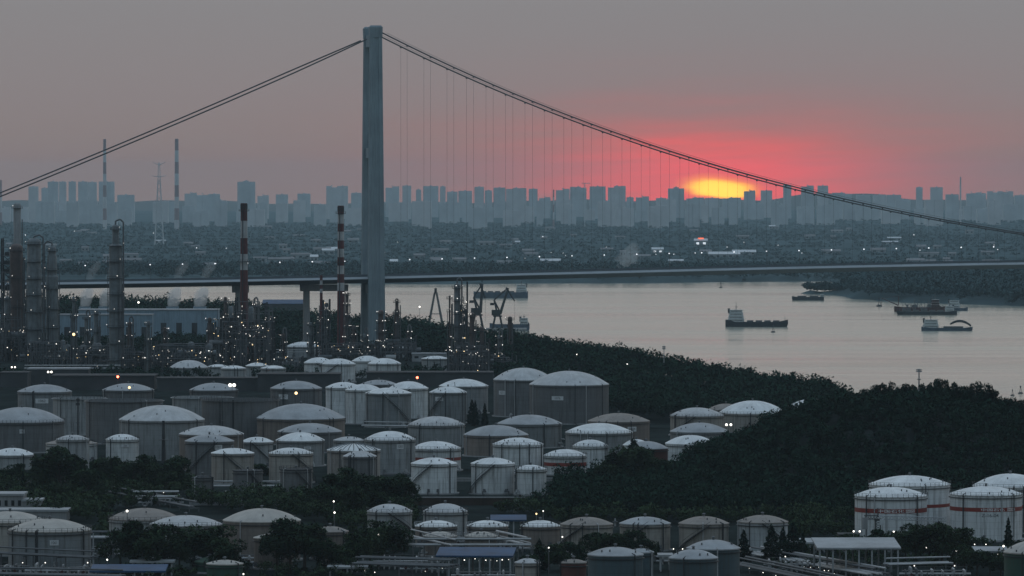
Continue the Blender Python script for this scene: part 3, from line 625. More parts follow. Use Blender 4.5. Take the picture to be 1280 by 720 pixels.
# ------------------------------------------------------------------ process plant
def lamps(parent, pts, r=.55, m='lamp_white', name='work_lamps'):
    b = MB()
    for p in pts: b.ball(p, r*random.uniform(.28, .72), 5, 3)
    o = b.build(name, m, parent); o['kind'] = 'stuff'; return o
def chimney(px, w0, w1, ytop, yb, bands, label, ring=True, top_dark=True):
    Y = DY(yb); k = Y/F; h = PZ(ytop, Y) - 10; X = PX(px, Y); r1, r0 = w1/2*k, w0/2*k
    root = thing('striped_chimney', label, 'chimney', (X, Y, 10))
    R_ = lambda z: r0 + (r1 - r0)*z/h
    zs = [0] + [h - (b - ytop)*k for b in reversed(bands)] + [h]
    for j, (za, zb) in enumerate(zip(zs[:-1], zs[1:])):
        red = (len(zs) - 2 - j) % 2 == 0
        MB().lathe([(R_(za), za), (R_(zb), zb)], 20, cap=True).build('painted_section', 'paint_red' if red else 'paint_white', root, 40)
    if ring:
        for z in (h - 10*k, h*.62):
            b = MB(); b.lathe([(R_(z), z), (R_(z) + 1.3, z), (R_(z) + 1.3, z + .3), (R_(z), z + .3)], 18)
            for j in range(14):
                a = 2*math.pi*j/14; b.box(((R_(z) + 1.25)*math.cos(a), (R_(z) + 1.25)*math.sin(a), z + .8), (.1, .1, 1.2), a)
            b.lathe([(R_(z) + 1.2, z + 1.3), (R_(z) + 1.3, z + 1.3), (R_(z) + 1.3, z + 1.4), (R_(z) + 1.2, z + 1.4)], 18).build('gallery', 'steel_dark', root)
        b = MB()
        for j in range(10):
            a = 2*math.pi*j/10; b.box((r1*1.01*math.cos(a), r1*1.01*math.sin(a), h - 2.2), (.35, .7, 3.2), a)
        b.build('flue_port', 'steel_dark', root)
        b = MB(); a = FRONT - .3; b.cyl((r0*1.08*math.cos(a), r0*1.08*math.sin(a), 0), (r1*1.1*math.cos(a), r1*1.1*math.sin(a), h - 3), .28, n=5).build('ladder', 'steel_dark', root)
    return root
chimney(305, 11, 8.2, 254, 447, [276, 297.5, 317.5, 337.5], 'thick red-and-white striped chimney left of the bridge tower')
chimney(426, 9.8, 7.6, 257, 445, [268, 279.5, 289.5, 300.5, 311, 321.5, 332, 342.5, 353.5, 363.5], 'slim closely striped chimney with a gallery just left of the bridge tower')
chimney(401.5, 4.2, 3.4, 344, 445, [350.5, 356, 361, 366], 'small red-and-white stack between the slim chimney and a bridge pier', ring=False)

def vessel(px, prof, yb, label, m='column_steel', plats=8, lampn=8, pipe_side=1, name='process_column', loop=True, cage=True):
    """prof: list of (y_pixel, width_px) from the top down"""
    Y = DY(yb); k = Y/F; X = PX(px, Y); root = thing(name, label, 'column', (X, Y, 10), 'columns of the refinery')
    pr = [(w/2*k, PZ(y, Y) - 10) for y, w in prof]; ht = pr[0][1]
    pts = [(.01, ht + pr[0][0]*.55), (pr[0][0]*.55, ht + pr[0][0]*.45), (pr[0][0]*.88, ht + pr[0][0]*.22)]
    last = None
    for r, z in pr:
        if last is not None and abs(r - last) > .05: pts.append((last, z + 1.2))
        pts.append((r, z)); last = r
    pts.append((last, 0))
    MB().lathe(pts[::-1], 24).build('shell', m, root, 35)
    def rad(z):
        q = pr[0][0]
        for r, zz in pr:
            if z < zz: q = r
        return q
    lp = []
    for j in range(plats):
        z = ht*(1 - j/plats) - 1.5 - random.random(); r = rad(z)
        b = MB(); b.lathe([(r, z), (r + 1.3, z), (r + 1.3, z + .25), (r, z + .25)], 16)
        for q in range(14):
            a = 2*math.pi*q/14; b.box(((r + 1.25)*math.cos(a), (r + 1.25)*math.sin(a), z + .8), (.1, .1, 1.2), a)
        b.lathe([(r + 1.2, z + 1.35), (r + 1.3, z + 1.35), (r + 1.3, z + 1.45), (r + 1.2, z + 1.45)], 16).build('platform', 'steel_dark', root)
        for q in range(max(1, lampn//plats)):
            a = random.uniform(-math.pi, 0); lp.append(((r + 1.5)*math.cos(a), (r + 1.5)*math.sin(a), z + 1.8))
    b = MB(); x = pipe_side*(pr[-1][0] + .7)
    if loop: b.tube([(0, -.2, ht + pr[0][0]*.5), (0, -.2, ht + 3.2), (x*.6, -.3, ht + 4.2), (x, -.3, ht + 2.5), (x, -.4, 0)], .5, 7)
    else: b.cyl((x, -.4, 0), (x, -.4, ht*.9), .35, n=6)
    b.cyl((-x, -.6, 0), (-x, -.6, ht*.8), .22, n=5)
    for q in range(3): a_ = -random.uniform(.3, 2.8); rr_ = pr[-1][0] + .4; b.cyl((rr_*math.cos(a_), rr_*math.sin(a_), 0), (rr_*math.cos(a_), rr_*math.sin(a_), ht*random.uniform(.35, .85)), random.uniform(.15, .3), n=5)
    b.build('overhead_pipe', 'steel', root)
    if cage:
        b = MB(); a = FRONT + .5*pipe_side; rr = max(r for r, _ in pr) + .5; c = (rr*math.cos(a), rr*math.sin(a))
        for q in (-.35, .35): b.cyl((c[0] + q, c[1], 0), (c[0] + q, c[1], ht), .06, n=4)
        for z in np.arange(1, ht, 1.6): b.box((c[0], c[1], z), (.8, .5, .1))
        b.build('ladder', 'steel_dark', root)
    if lp: lamps(root, lp, .4, 'lamp_soft')
    return root
vessel(42.5, [(302, 17), (336, 19), (365, 20)], 452, 'thick pale refinery column with looped top pipe at far left', plats=7, lampn=8)
vessel(65, [(310, 9.5), (321, 12), (346, 15.5), (372, 16)], 455, 'stepped refinery column just right of the thick looped one', plats=6, pipe_side=-1, lampn=7)
vessel(144.5, [(283, 8), (307, 16), (345, 16.5)], 466, 'tallest refinery column with a narrow top section, standing alone', plats=9, lampn=12)
vessel(20.5, [(309, 16), (330, 15)], 450, 'dark reddish column inside a platform frame at far left', m='column_dark', plats=4, loop=False, lampn=4)
vessel(281.5, [(372, 4), (400, 5)], 452, 'slim dark column with lamps right of the thick chimney', m='column_dark', plats=4, loop=False, lampn=10)
vessel(120, [(388, 6), (410, 7)], 458, 'short dark column left of the tallest column', plats=3, loop=False, lampn=5)
vessel(185, [(402, 4.5), (430, 5.5)], 468, 'short pale column with lamps before the long cooling shed', plats=3, loop=False, lampn=6)
vessel(476, [(389, 6.5), (405, 8)], 448, 'lamp-dotted brown column right at the bridge tower foot', m='column_dark', plats=5, loop=False, lampn=26)
vessel(496, [(374, 4), (388, 6)], 448, 'slim dark column right of the lamp-dotted brown one', m='column_dark', plats=5, loop=False, lampn=6)
vessel(571.5, [(356, 8), (400, 8.5)], 470, 'tall pale column with a dark stair tower attached, before the wharf cranes', plats=7, lampn=20)
vessel(562, [(370, 2.2), (420, 2.6)], 471, 'very thin mast-like column left of the tall pale one', m='column_dark', plats=6, loop=False, lampn=8)
vessel(637.5, [(397, 5.5), (412, 3.5)], 462, 'isolated dark stack with a caged top before the docked ship', m='column_dark', plats=2, loop=False, lampn=2)
vessel(21.5, [(256, 9.2), (300, 10)], 437, 'bare concrete stack showing behind the leftmost columns', m='concrete', plats=1, loop=False, lampn=0, cage=False, name='concrete_stack')
vessel(433.5, [(366, 4), (400, 5)], 447, 'lamp-dotted service column hugging the slim striped chimney', m='column_dark', plats=6, loop=False, lampn=30)

def unit(x0, x1, ytop, yb, dep, lv, nb, label, lampn, vess=4, m='steel_dark', seed=1):
    rd = random.Random(seed); Y = DY(yb); k = Y/F; w = (x1 - x0)*k; h = PZ(ytop, Y) - 10; X = PX((x0 + x1)/2, Y + dep/2)
    root = thing('process_unit', label, 'refinery unit', (X, Y + dep/2, 10), 'process units of the refinery')
    xs = np.linspace(-w/2, w/2, nb + 1); lh = h/lv
    prof = [rd.uniform(.55, 1.0) for _ in xs]; prof[rd.randrange(len(prof))] = 1.0
    for i, x in enumerate(xs):
        for y in (-dep/2, dep/2): MB().box((x, y, h*prof[i]/2), (.95, .95, h*prof[i])).build('steel_column', m, root)
    for l in range(1, lv + 1):
        z = l*lh; seg = [i for i in range(nb) if min(prof[i], prof[i+1])*h >= z - .1]
        if not seg: continue
        b = MB()
        for i in seg:
            xa, xb = xs[i], xs[i+1]
            b.box(((xa + xb)/2, 0, z - .2), (xb - xa + .6, dep + 1.6, .3))
            for y in (-dep/2 - .8, dep/2 + .8):
                b.box(((xa + xb)/2, y, z + 1.1), (xb - xa, .1, .12)); b.box(((xa + xb)/2, y, z + .6), (xb - xa, .08, .08))
                for q in (.1, .5, .9): b.box((xa + (xb - xa)*q, y, z + .55), (.1, .1, 1.1))
            if rd.random() < .8: b.cyl((xa, -dep/2, z - lh), (xb, -dep/2, z - .3), .22, n=4)
            if rd.random() < .6: b.cyl((xb, dep/2, z - lh), (xa, dep/2, z - .3), .22, n=4)
            if rd.random() < .5: b.box(((xa + xb)/2, rd.uniform(-dep/3, dep/3), z + 1.2), ((xb - xa)*rd.uniform(.3, .8), dep*.3, 2.2))
        b.build('platform', m, root)
    for j in range(vess):
        x = rd.uniform(-w/2, w/2); z = rd.randrange(0, max(1, lv - 1))*lh
        if rd.random() < .5:
            r = rd.uniform(1.2, 2.2); hh = lh*rd.uniform(.7, 1.9)
            MB().lathe([(.01, z), (r, z + .1), (r, z + hh), (r*.6, z + hh + r*.5), (.01, z + hh + r*.6)], 14, (x, rd.uniform(-dep/3, dep/3), 0)).build('drum', rd.choice(['column_steel', 'steel', 'column_steel']), root, 40)
        else:
            r = rd.uniform(1.0, 1.8); L = min(w*.5, rd.uniform(5, 11)); yy = rd.uniform(-dep/2 - 1, dep/3)
            MB().cyl((x - L/2, yy, z + r + .4), (x + L/2, yy, z + r + .4), r, n=14).build('exchanger', rd.choice(['column_steel', 'pipe', 'steel']), root, 40)
    b = MB()
    for j in range(nb*8 + 6):
        x = rd.uniform(-w/2, w/2); y = -dep/2 - rd.uniform(0, 1.5); z0 = rd.uniform(0, h*.5); z1 = rd.uniform(h*.3, h*.95)
        b.cyl((x, y, z0), (x, y, z1), rd.uniform(.15, .38), n=5)
        if rd.random() < .5:
            x2 = rd.uniform(-w/2, w/2); b.cyl((x, y, z1), (x2, y, z1), .22, n=5)
    b.build('piping', 'steel', root)['kind'] = 'stuff'
    pts = []
    for j in range(int(lampn*.62)):
        x = rd.uniform(-w/2, w/2); i = min(nb - 1, int((x/w + .5)*nb)); hm = min(prof[i], prof[i+1])*h
        pts.append((x, -dep/2 - rd.choice((1.2, 1.6, -dep*.4)), min(hm, lh*rd.uniform(.3, lv)) + rd.uniform(.5, 2.6)))
    n3 = len(pts)*5//8; n4 = len(pts)*7//8
    for q, m2 in ((pts[:n3], 'lamp_dim'), (pts[n3:n4], 'lamp_white'), (pts[n4:], 'lamp_warm')):
        if q: lamps(root, q, .42, m2)
    return root
for px_, yt_, w_, yb_, lb_ in ((92, 372, 4, 456, 'thin dark column between the stepped column and the tallest one'), (108, 396, 5, 460, 'short dark drum column left of the short dark one'),
        (162, 404, 5, 462, 'short dark column right of the tallest column'), (206, 410, 4, 463, 'thin low column before the long cooling shed, right part'), (262, 398, 4.5, 455, 'dark column at the left side of the densest unit'),
        (290, 384, 5.5, 458, 'dark thick column inside the densest unit'), (318, 380, 5, 457, 'dark column right of the thick chimney foot'), (338, 396, 4.5, 457, 'pale-topped column at the right side of the densest unit'),
        (354, 418, 4, 455, 'short thin column left of the ringed domed tank'), (388, 404, 4, 450, 'thin column left of the small striped stack frame'), (442, 408, 5, 449, 'dark column left of the bridge tower foot'),
        (456, 418, 4, 450, 'short column under the bridge tower leg'), (510, 414, 4, 449, 'short thin column right of the slim dark column'), (590, 392, 6, 472, 'dark column right of the stair tower'), (602, 410, 5, 472, 'shorter dark column right of the stair tower'), (624, 420, 4, 464, 'thin dark column left of the isolated caged stack'), (8, 372, 6, 451, 'dark column at the left picture edge')):
    vessel(px_, [(yt_, w_), (yt_ + 22, w_*1.15)], yb_, lb_, m='column_dark' if px_ % 4 else 'column_steel', plats=4, loop=px_ % 3 == 0, lampn=9)
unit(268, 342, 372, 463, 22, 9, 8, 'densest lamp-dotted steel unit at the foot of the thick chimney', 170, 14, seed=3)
unit(-8, 34, 392, 452, 18, 6, 5, 'steel unit with platforms at the far left edge', 40, 8, seed=4)
unit(3, 29, 298, 449, 11, 14, 2, 'tall open steel frame around the dark reddish column', 12, 0, seed=14)
unit(34, 88, 425, 460, 16, 3, 7, 'low pipe-filled unit under the looped and stepped columns', 30, 8, seed=5)
unit(96, 182, 430, 464, 16, 3, 9, 'low lamp-dotted unit round the tallest column', 48, 10, seed=6)
unit(186, 266, 427, 465, 18, 4, 9, 'wide low unit between the cooling shed and the densest unit', 75, 10, seed=7)
unit(396, 412, 374, 450, 9, 8, 2, 'narrow frame with lamps under the small striped stack', 30, 2, seed=8)
unit(342, 378, 446, 470, 12, 2, 5, 'low pipe unit right of the four small far tanks', 14, 6, seed=19)
unit(404, 470, 427, 450, 14, 2, 7, 'low lamp-lit pipework left of the bridge tower foot', 42, 7, seed=9)
unit(474, 520, 420, 451, 14, 3, 5, 'low pipework unit right of the bridge tower foot', 16, 6, seed=10)
unit(576, 584, 352, 470, 6, 12, 1, 'dark stair tower attached to the tall pale column', 26, 0, seed=11)
unit(560, 612, 424, 476, 20, 5, 6, 'steel unit with lamps round the foot of the tall pale column', 44, 9, seed=12)
unit(612, 650, 440, 470, 14, 3, 4, 'small steel unit behind the biggest domes', 10, 4, seed=13)

def shed(x0, x1, ytop, yb, dep, wall, roof, label, name='warehouse', cat='building', gable=0.0, win=0, z0=10.0, rise=1.2, doors=0, rz=0.0):
    Y = DY(yb, z0); k = Y/F; w = (x1 - x0)*k; h = PZ(ytop, Y) - z0; X = PX((x0 + x1)/2, Y)
    root = thing(name, label, cat, (X, Y + dep/2, z0), None, rz)
    MB().box((0, 0, h/2 - .5), (w, dep, h + 1)).build('wall', wall, root)
    b = MB()
    if gable: b.loft([[(x, -dep/2 - .5, h), (x, 0, h + gable), (x, dep/2 + .5, h), (x, dep/2 + .5, h + .3), (x, 0, h + gable + .35), (x, -dep/2 - .5, h + .3)] for x in (-w/2 - .5, w/2 + .5)])
    else: b.box((0, 0, h + .35), (w + .8, dep + .8, .7))
    b.build('roof', roof, root)
    for j in range(win):
        MB().box((-w/2 + w*(j + .5)/win, -dep/2 - .02, h*.6), (w/win*.45, .1, h*.3)).build('window', 'glass_dark', root)
    for j in range(doors):
        MB().box((-w/2 + w*(j + .5)/doors, -dep/2 - .03, h*.3), (min(4, w/doors*.5), .12, h*.6)).build('door', 'wall_dark', root)
    return root
shed(98, 272, 388, 427, 26, 'wall_blue', 'roof_grey', 'long blue-grey cooling shed behind the refinery columns', doors=9)
shed(74, 190, 394, 431, 14, 'wall_blue', 'roof_grey', 'lower blue-grey shed before the long cooling shed', doors=6)
shed(-6, 70, 392, 428, 20, 'wall_blue', 'roof_dark', 'blue-grey shed behind the leftmost columns', doors=4)
shed(328, 382, 380, 398, 40, 'wall_dark', 'roof_blue', 'dark shed with a long blue roof beside the bridge pier', gable=3)
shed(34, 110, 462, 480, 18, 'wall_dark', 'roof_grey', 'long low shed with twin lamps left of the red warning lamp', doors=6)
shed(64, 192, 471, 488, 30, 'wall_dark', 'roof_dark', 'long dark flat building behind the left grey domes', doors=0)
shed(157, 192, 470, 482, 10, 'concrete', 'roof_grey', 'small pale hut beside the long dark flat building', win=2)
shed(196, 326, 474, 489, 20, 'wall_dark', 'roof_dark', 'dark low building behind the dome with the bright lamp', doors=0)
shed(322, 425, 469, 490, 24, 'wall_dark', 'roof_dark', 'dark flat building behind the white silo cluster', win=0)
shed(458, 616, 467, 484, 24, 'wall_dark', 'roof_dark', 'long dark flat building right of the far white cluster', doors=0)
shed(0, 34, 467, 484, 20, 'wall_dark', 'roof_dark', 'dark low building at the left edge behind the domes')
shed(515, 560, 443, 452, 14, 'roof_grey', 'roof_grey', 'low grey building left of the tall pale column', win=4)
shed(-14, 28, 620, 643, 14, 'concrete', 'roof_grey', 'low concrete office at the left edge with dark windows', name='office', win=5)
shed(28, 51, 627, 643, 10, 'concrete', 'roof_grey', 'small plant room beside the left edge office, dish on top', name='plant_room')
shed(-14, 83, 640, 652, 12, 'concrete', 'roof_grey', 'long low annex in front of the left edge office', name='annex', win=0)
shed(854, 864, 585, 600, 5, 'house_wall', 'house_roof_white', 'small white hut among trees on the hill foot', name='hut')
shed(1050, 1074, 671, 682, 8, 'wall_dark', 'roof_dark', 'small dark hut left of the tower crane', name='hut')

# cooling stacks with steam on the long shed
def smooth_blob(c, rr, seed):
    return c, rr
def steam(pts, rs, label, dens):
    """closed wavy column of white vapour"""
    secs = []; n = 14; rd = random.Random(label)
    b = MB(); ring = []
    for j, ((x, y, z), r) in enumerate(zip(pts, rs)):
        ring.append([(x + r*(1 + .22*math.sin(3*t + j*1.3) + .12*rd.uniform(-1, 1))*math.cos(t), y + r*.8*math.sin(t), z + .15*r*math.sin(2*t + j)) for t in [2*math.pi*k/n for k in range(n)]])
    b.loft(ring)
    o = b.build('steam_plume', STEAM[dens]); tag(o, label, 'steam', 'steam over the refinery', 'stuff'); return o
STEAM = {}
for d in (.16, .02, .03):
    m = bpy.data.materials.new('vapour'); m.use_nodes = True; N = m.node_tree.nodes
    for n in list(N): N.remove(n)
    o_ = N.new('ShaderNodeOutputMaterial'); v = N.new('ShaderNodeVolumePrincipled'); m.node_tree.links.new(v.outputs[0], o_.inputs['Volume'])
    v.inputs['Color'].default_value = (.95, .95, .95, 1); v.inputs['Density'].default_value = d; STEAM[d] = m
YS_ = DY(425)
for i, (px, w) in enumerate(((105, 15), (129, 14), (215, 16), (249, 17))):
    X = PX(px, YS_); z = PZ(383, YS_); hw = w/2*YS_/F
    root = thing('cooling_stack', ['leftmost', 'second from left', 'third from left', 'rightmost'][i] + ' round vent stack steaming on the long cooling shed roof', 'vent', (X, YS_ + 6, PZ(389, YS_)), 'vents on the cooling shed')
    MB().lathe([(hw*1.08, -1), (hw*.98, 2.2), (hw, 3.2), (hw*.85, 3.2), (hw*.85, 1)], 20).build('vent_ring', 'wall_blue', root, 40)
    zz = [3.3, 6, 9, 12, 15, 17.5]; dr = [0, .2, .8, 1.6, 2.6, 3.4]
    steam([(X + dr[j], YS_ + 6, PZ(389, YS_) + zz[j]) for j in range(6)], [hw*.8, hw*1.0, hw*1.02, hw*1.1, hw*.95, hw*.5], ['leftmost', 'second from left', 'third from left', 'rightmost'][i] + ' steam puff rising from the long cooling shed', .16)
    steam([(X + 3 + dr[j]*2.2, YS_ + 8, PZ(389, YS_) + 17 + zz[j]*1.1) for j in range(6)], [hw*.4, hw*.8, hw*.7, hw*1.0, hw*.8, hw*.3], ['leftmost', 'second from left', 'third from left', 'rightmost'][i] + ' faint vapour wisp drifting above its steam puff', .03)

# ------------------------------------------------------------------ yards, racks, canopies in the depot
def rack(pa, pb, za, n, label, hgt=5.0, m='pipe', r=.3, sp=1.1, legs=10, name='pipe_rack', lampn=0):
    """run of parallel pipes on trestles between two ground pixels"""
    A = np.array([PX(pa[0], DY(pa[1])), DY(pa[1])]); B = np.array([PX(pb[0], DY(pb[1])), DY(pb[1])]); d = B - A; L = np.linalg.norm(d); rz = math.atan2(d[1], d[0])
    root = thing(name, label, 'pipes', (A[0], A[1], 10), 'pipe runs of the depot', rz)
    for j in range(n):
        z = hgt + r + .2 + (1.6 if j % 3 == 2 else 0); MB().cyl((0, j*sp, z), (L, j*sp, z), r*random.uniform(.7, 1.2), n=7).build('pipe', m if random.random() < .75 else 'pipe_dark', root, 60)
    ln = max(2, int(L/legs) + 1)
    for j in range(ln):
        x = L*j/(ln - 1); b = MB()
        for y in (-.5, n*sp - .4): b.box((x, y, hgt/2 - .3), (.3, .3, hgt + .6))
        b.box((x, (n - 1)*sp/2, hgt), (.3, n*sp + .8, .3)); b.build('trestle', 'steel', root)
    if lampn: lamps(root, [(L*random.random(), -.8, hgt*random.uniform(.4, 1.3)) for _ in range(lampn)], .22)
rack((478, 706), (664, 706), 0, 4, 'long elevated pipe run crossing behind the blue loading canopy', 5.2)
rack((505, 694), (560, 708), 0, 3, 'slanting pipe run coming down behind the blue loading canopy', 5.5)
rack((612, 694), (650, 703), 0, 4, 'short slanting bundle of pale pipes right of the low brown tanks', 5.0)
rack((-10, 712), (112, 718), 0, 4, 'pipe rack in front of the plated grey tank at lower left', 4.2, 'pipe_dark', lampn=1)
rack((-10, 735), (150, 738), 0, 5, 'low pipes along the bottom left edge', 3.2, 'pipe_dark')
rack((165, 634), (222, 634), 0, 6, 'pale trestle rack by the bare ground left of the cream tanks', 3.0)
rack((266, 618), (350, 618), 0, 5, 'white pipes between the two cream tanks', 2.4)
rack((60, 607), (238, 640), 0, 3, 'thin pipes through the dark trees at left', 1.2, 'pipe_dark')
rack((478, 604), (516, 604), 0, 3, 'pale pipes at the foot of the tall spotted-dome tank', 1.2)
rack((583, 551), (700, 560), 0, 3, 'slanting pale pipes below the two biggest domes', 1.5)
rack((930, 700), (1085, 728), 0, 7, 'wide bundle of lit pipes running to the open shed', 1.6, 'pipe', lampn=9)
rack((910, 712), (1050, 742), 0, 6, 'nearer bundle of dark pipes beside the teal tanks', 1.4, 'pipe_dark', lampn=5)
rack((1112, 724), (1192, 722), 0, 5, 'pipe rack right of the open shed at the bottom edge', 3.5)
rack((440, 722), (560, 726), 0, 8, 'tangled pipes left of the blue loading canopy posts', 3.4, 'pipe_dark', lampn=4)
rack((112, 700), (140, 700), 0, 5, 'short pipe group beside the plated grey tank', 6.0)
rack((452, 536), (512, 537), 0, 3, 'pipes along the foot of the white silo cluster', 1.0)
rack((345, 449), (432, 449), 0, 3, 'horizontal pipes before the far white clusters', 4.0)
rack((30, 470), (150, 470), 0, 4, 'pipe rack with lamps below the left refinery columns', 4.0, lampn=14)

def canopy(x0, x1, yroof, yb, dep, roof, label, nposts=5, rz=0.0, lampn=0, thick=.5, tilt=.8, name='canopy', z0=10.0, lamp_m='lamp_white'):
    Y = DY(yb, z0); k = Y/F; w = (x1 - x0)*k; h = PZ(yroof, Y) - z0
    root = thing(name, label, 'shed', (PX((x0 + x1)/2, Y), Y + dep/2, z0), None, rz)
    b = MB(); b.loft([[(x, -dep/2 - .6, h), (x, dep/2 + .6, h + tilt), (x, dep/2 + .6, h + tilt + thick), (x, -dep/2 - .6, h + thick)] for x in (-w/2 - .8, w/2 + .8)]).build('roof', roof, root)
    for i in range(nposts):
        x = -w/2 + w*i/(nposts - 1)
        for y in (-dep/2, dep/2): MB().box((x, y, h/2 - .1), (.45, .45, h - .25)).build('post', 'steel_pale', root)
    b = MB()
    for i in range(nposts): b.box((-w/2 + w*i/(nposts - 1), 0, h - .5), (.3, dep, .5))
    b.build('rafters', 'steel', root)
    if lampn:
        for i in range(lampn): MB().ball((-w/2 + w*(i + .5 + random.uniform(-.3, .3))/lampn, -dep/2 + random.uniform(-.3, 4), h - random.uniform(.6, 1.2)), random.uniform(.1, .19), 6, 4).build('lamp', lamp_m, root)
    return root
canopy(550, 640, 697, 722, 15, 'roof_blue', 'long blue loading canopy with a string of lit lamps', 8, -.06, 13, tilt=1.3)
canopy(616, 655, 652, 674, 9, 'roof_blue', 'small bright blue roof between the low brown tanks', 4, tilt=1.0)
canopy(1024, 1122, 687, 722, 18, 'roof_grey', 'open shed with grey roof and pale posts at lower right', 7, .03, 0, tilt=1.6)
canopy(968, 990, 680, 692, 6, 'roof_grey', 'leftmost of three small lit canopies under the cypresses', 3, 0, 2)
canopy(996, 1013, 680, 692, 6, 'roof_grey', 'middle of three small lit canopies under the cypresses', 3, 0, 2)
canopy(1020, 1042, 680, 691, 6, 'roof_grey', 'rightmost of three small canopies, just behind the open shed', 3, 0, 0)
canopy(114, 202, 716, 732, 16, 'roof_blue', 'low blue-roofed shed at the lower left edge', 6, .02, tilt=.6)
canopy(165, 214, 704, 720, 5, 'roof_grey', 'pale steel-framed shelter behind the low blue-roofed shed', 5, 0, tilt=.2)
canopy(412, 456, 711, 722, 5, 'roof_grey', 'thin pale shelter below the lower middle trees', 3, 0, tilt=.1)
canopy(826, 838, 696, 715, 6, 'roof_grey', 'tiny shelter between the teal tanks and the pipes', 2, 0, tilt=.1)
canopy(1222, 1258, 691, 702, 7, 'roof_grey', 'pale low shelter behind bushes before the white tanks', 4, 0, 1)
def manifold(px, yb, w, label, seed):
    rd = random.Random(seed); Y = DY(yb); root = thing('valve_manifold', label, 'pipework', (PX(px, Y), Y, 10), 'valve manifolds of the depot')
    n = int(w/1.5)
    for j in range(n):
        x = -w/2 + w*(j + .5)/n; hgt = rd.uniform(1.2, 4.0); L = rd.uniform(3, 7)
        b = MB(); b.tube([(x, 0, -.3), (x, 0, hgt), (x, L, hgt), (x, L, -.3)], rd.uniform(.16, .34), 6); b.build('pipe', rd.choice(('pipe', 'pipe', 'pipe_dark', 'steel_pale')), root, 50)
        b = MB(); b.cyl((x, -.1, hgt*.55), (x, -.9, hgt*.55), .1, n=5).cyl((x, -.8, hgt*.55), (x, -.9, hgt*.55), .42, n=10); b.build('valve_wheel', rd.choice(('steel', 'ship_red', 'steel_pale')), root)
    b = MB()
    for z in (.9, 2.2): b.cyl((-w/2 - 1, 1.5, z), (w/2 + 1, 1.5, z), .28, n=7)
    b.build('header_pipe', 'pipe', root, 50)
    b = MB(); b.box((0, 4, 2.9), (w, 1.4, .15))
    for x in (-w/2, 0, w/2): b.box((x, 4, 1.3), (.2, .2, 3.2)); b.box((x, 3.4, 3.5), (.08, .08, 1.1))
    b.box((0, 3.4, 4.0), (w, .08, .08)).build('walkway', 'steel', root)
    for j in range(rd.randint(0, 2)): MB().ball((rd.uniform(-w/2, w/2), 3.2, 4.3), .16, 6, 4).build('lamp', 'lamp_white', root)
for i_, (px_, yb_, w_, lb_) in enumerate(((500, 712, 14, 'left of the blue loading canopy, behind the tangled pipes'), (530, 716, 12, 'just left of the blue loading canopy posts'), (604, 730, 16, 'in front of the blue loading canopy'), (8, 722, 12, 'at the lower left edge'), (74, 724, 18, 'below the plated grey tank at lower left'),
        (128, 697, 8, 'right of the plated grey tank, by the short pipe group'), (300, 708, 10, 'right of the two small green tanks'), (925, 702, 8, 'under the rightmost weathered tank'), (990, 716, 14, 'among the lit pipe bundles'), (1170, 728, 18, 'right of the open grey-roofed shed'), (690, 704, 10, 'below the brown bright-roofed tank'),
        (840, 706, 7, 'between the teal tanks and the third weathered tank'), (560, 682, 8, 'before the two low railed roofs'), (640, 690, 8, 'between the low brown tanks on the right'), (300, 628, 12, 'before the small flat dark tanks'), (200, 632, 14, 'beside the pale trestle rack'), (1215, 700, 12, 'behind the pale low shelter at right'), (430, 716, 12, 'under the lower middle trees'))):
    manifold(px_, yb_, w_, 'small valve manifold with pipes ' + lb_, 60 + i_)
# retaining walls and bunds
def wallrun(x0, x1, yb, h, label, m='soil', th=1.0):
    Y = DY(yb); root = thing('retaining_wall', label, 'wall', (PX((x0 + x1)/2, Y), Y, 10), 'walls of the tank yards'); w = (x1 - x0)*Y/F
    MB().box((0, 0, h/2 - .4), (w, th, h + .8)).build('wall', m, root); MB().box((0, 0, h + .15), (w + .3, th + .5, .3)).build('coping', 'concrete', root)
    n = int(w/7)
    for j in range(n): MB().box((-w/2 + w*(j + .5)/n, -th/2 - .2, h/2 - .3), (.5, .4, h + .5)).build('buttress', m, root)
wallrun(512, 690, 632, 2.6, 'brown retaining wall under the three white tanks with curved stairs')
wallrun(236, 400, 632, 1.5, 'low bund wall before the small flat dark tanks', 'concrete')
wallrun(404, 520, 620, 1.2, 'low bund wall before the rusty ribbed tank', 'concrete')
wallrun(-20, 240, 604, 1.2, 'low bund wall among trees before the left domes', 'concrete')
wallrun(500, 800, 602, 1.0, 'low bund wall behind the three white stair tanks', 'concrete')
wallrun(690, 1000, 702, 1.4, 'low wall before the four weathered tanks', 'concrete')
wallrun(1040, 1300, 690, 1.2, 'low wall before the white red-band tanks', 'concrete')

# ------------------------------------------------------------------ lit lamp posts
def lamp_post(px, py, hgt, m, label, rr=.5, twin=False):
    # py = lamp pixel, hgt = pole height
    Y = (CZ - 10 - hgt)*F/(py - HY); root = thing('lamp_post', label, 'lamp', (PX(px, Y), Y, 10), 'lit lamps in the depot')
    MB().cyl((0, 0, -1), (0, 0, hgt), .16, .1, 6).build('pole', 'steel', root)
    for x in ((-.9, .9) if twin else (0,)): MB().ball((x, -.3, hgt), rr*.78, 8, 5).build('lamp_head', m, root)
    if twin: MB().box((0, 0, hgt - .3), (2.2, .15, .15)).build('arm', 'steel', root)
lamp_post(161.5, 484.5, 18, 'lamp_warm', 'warm lit lamp in front of the low grey left dome', .75)
lamp_post(290, 481.5, 22, 'lamp_white', 'bright white lamp at the right rim of a grey dome', 1.0, True)
lamp_post(370, 491.5, 17, 'lamp_warm', 'yellowish lit lamp before the dark plated dome', .85)
lamp_post(147, 471, 8, 'lamp_red', 'glowing red warning lamp above the left domes', .8)
lamp_post(521.5, 472, 12, 'lamp_red', 'orange-red warning lamp behind the silo cluster', .75)
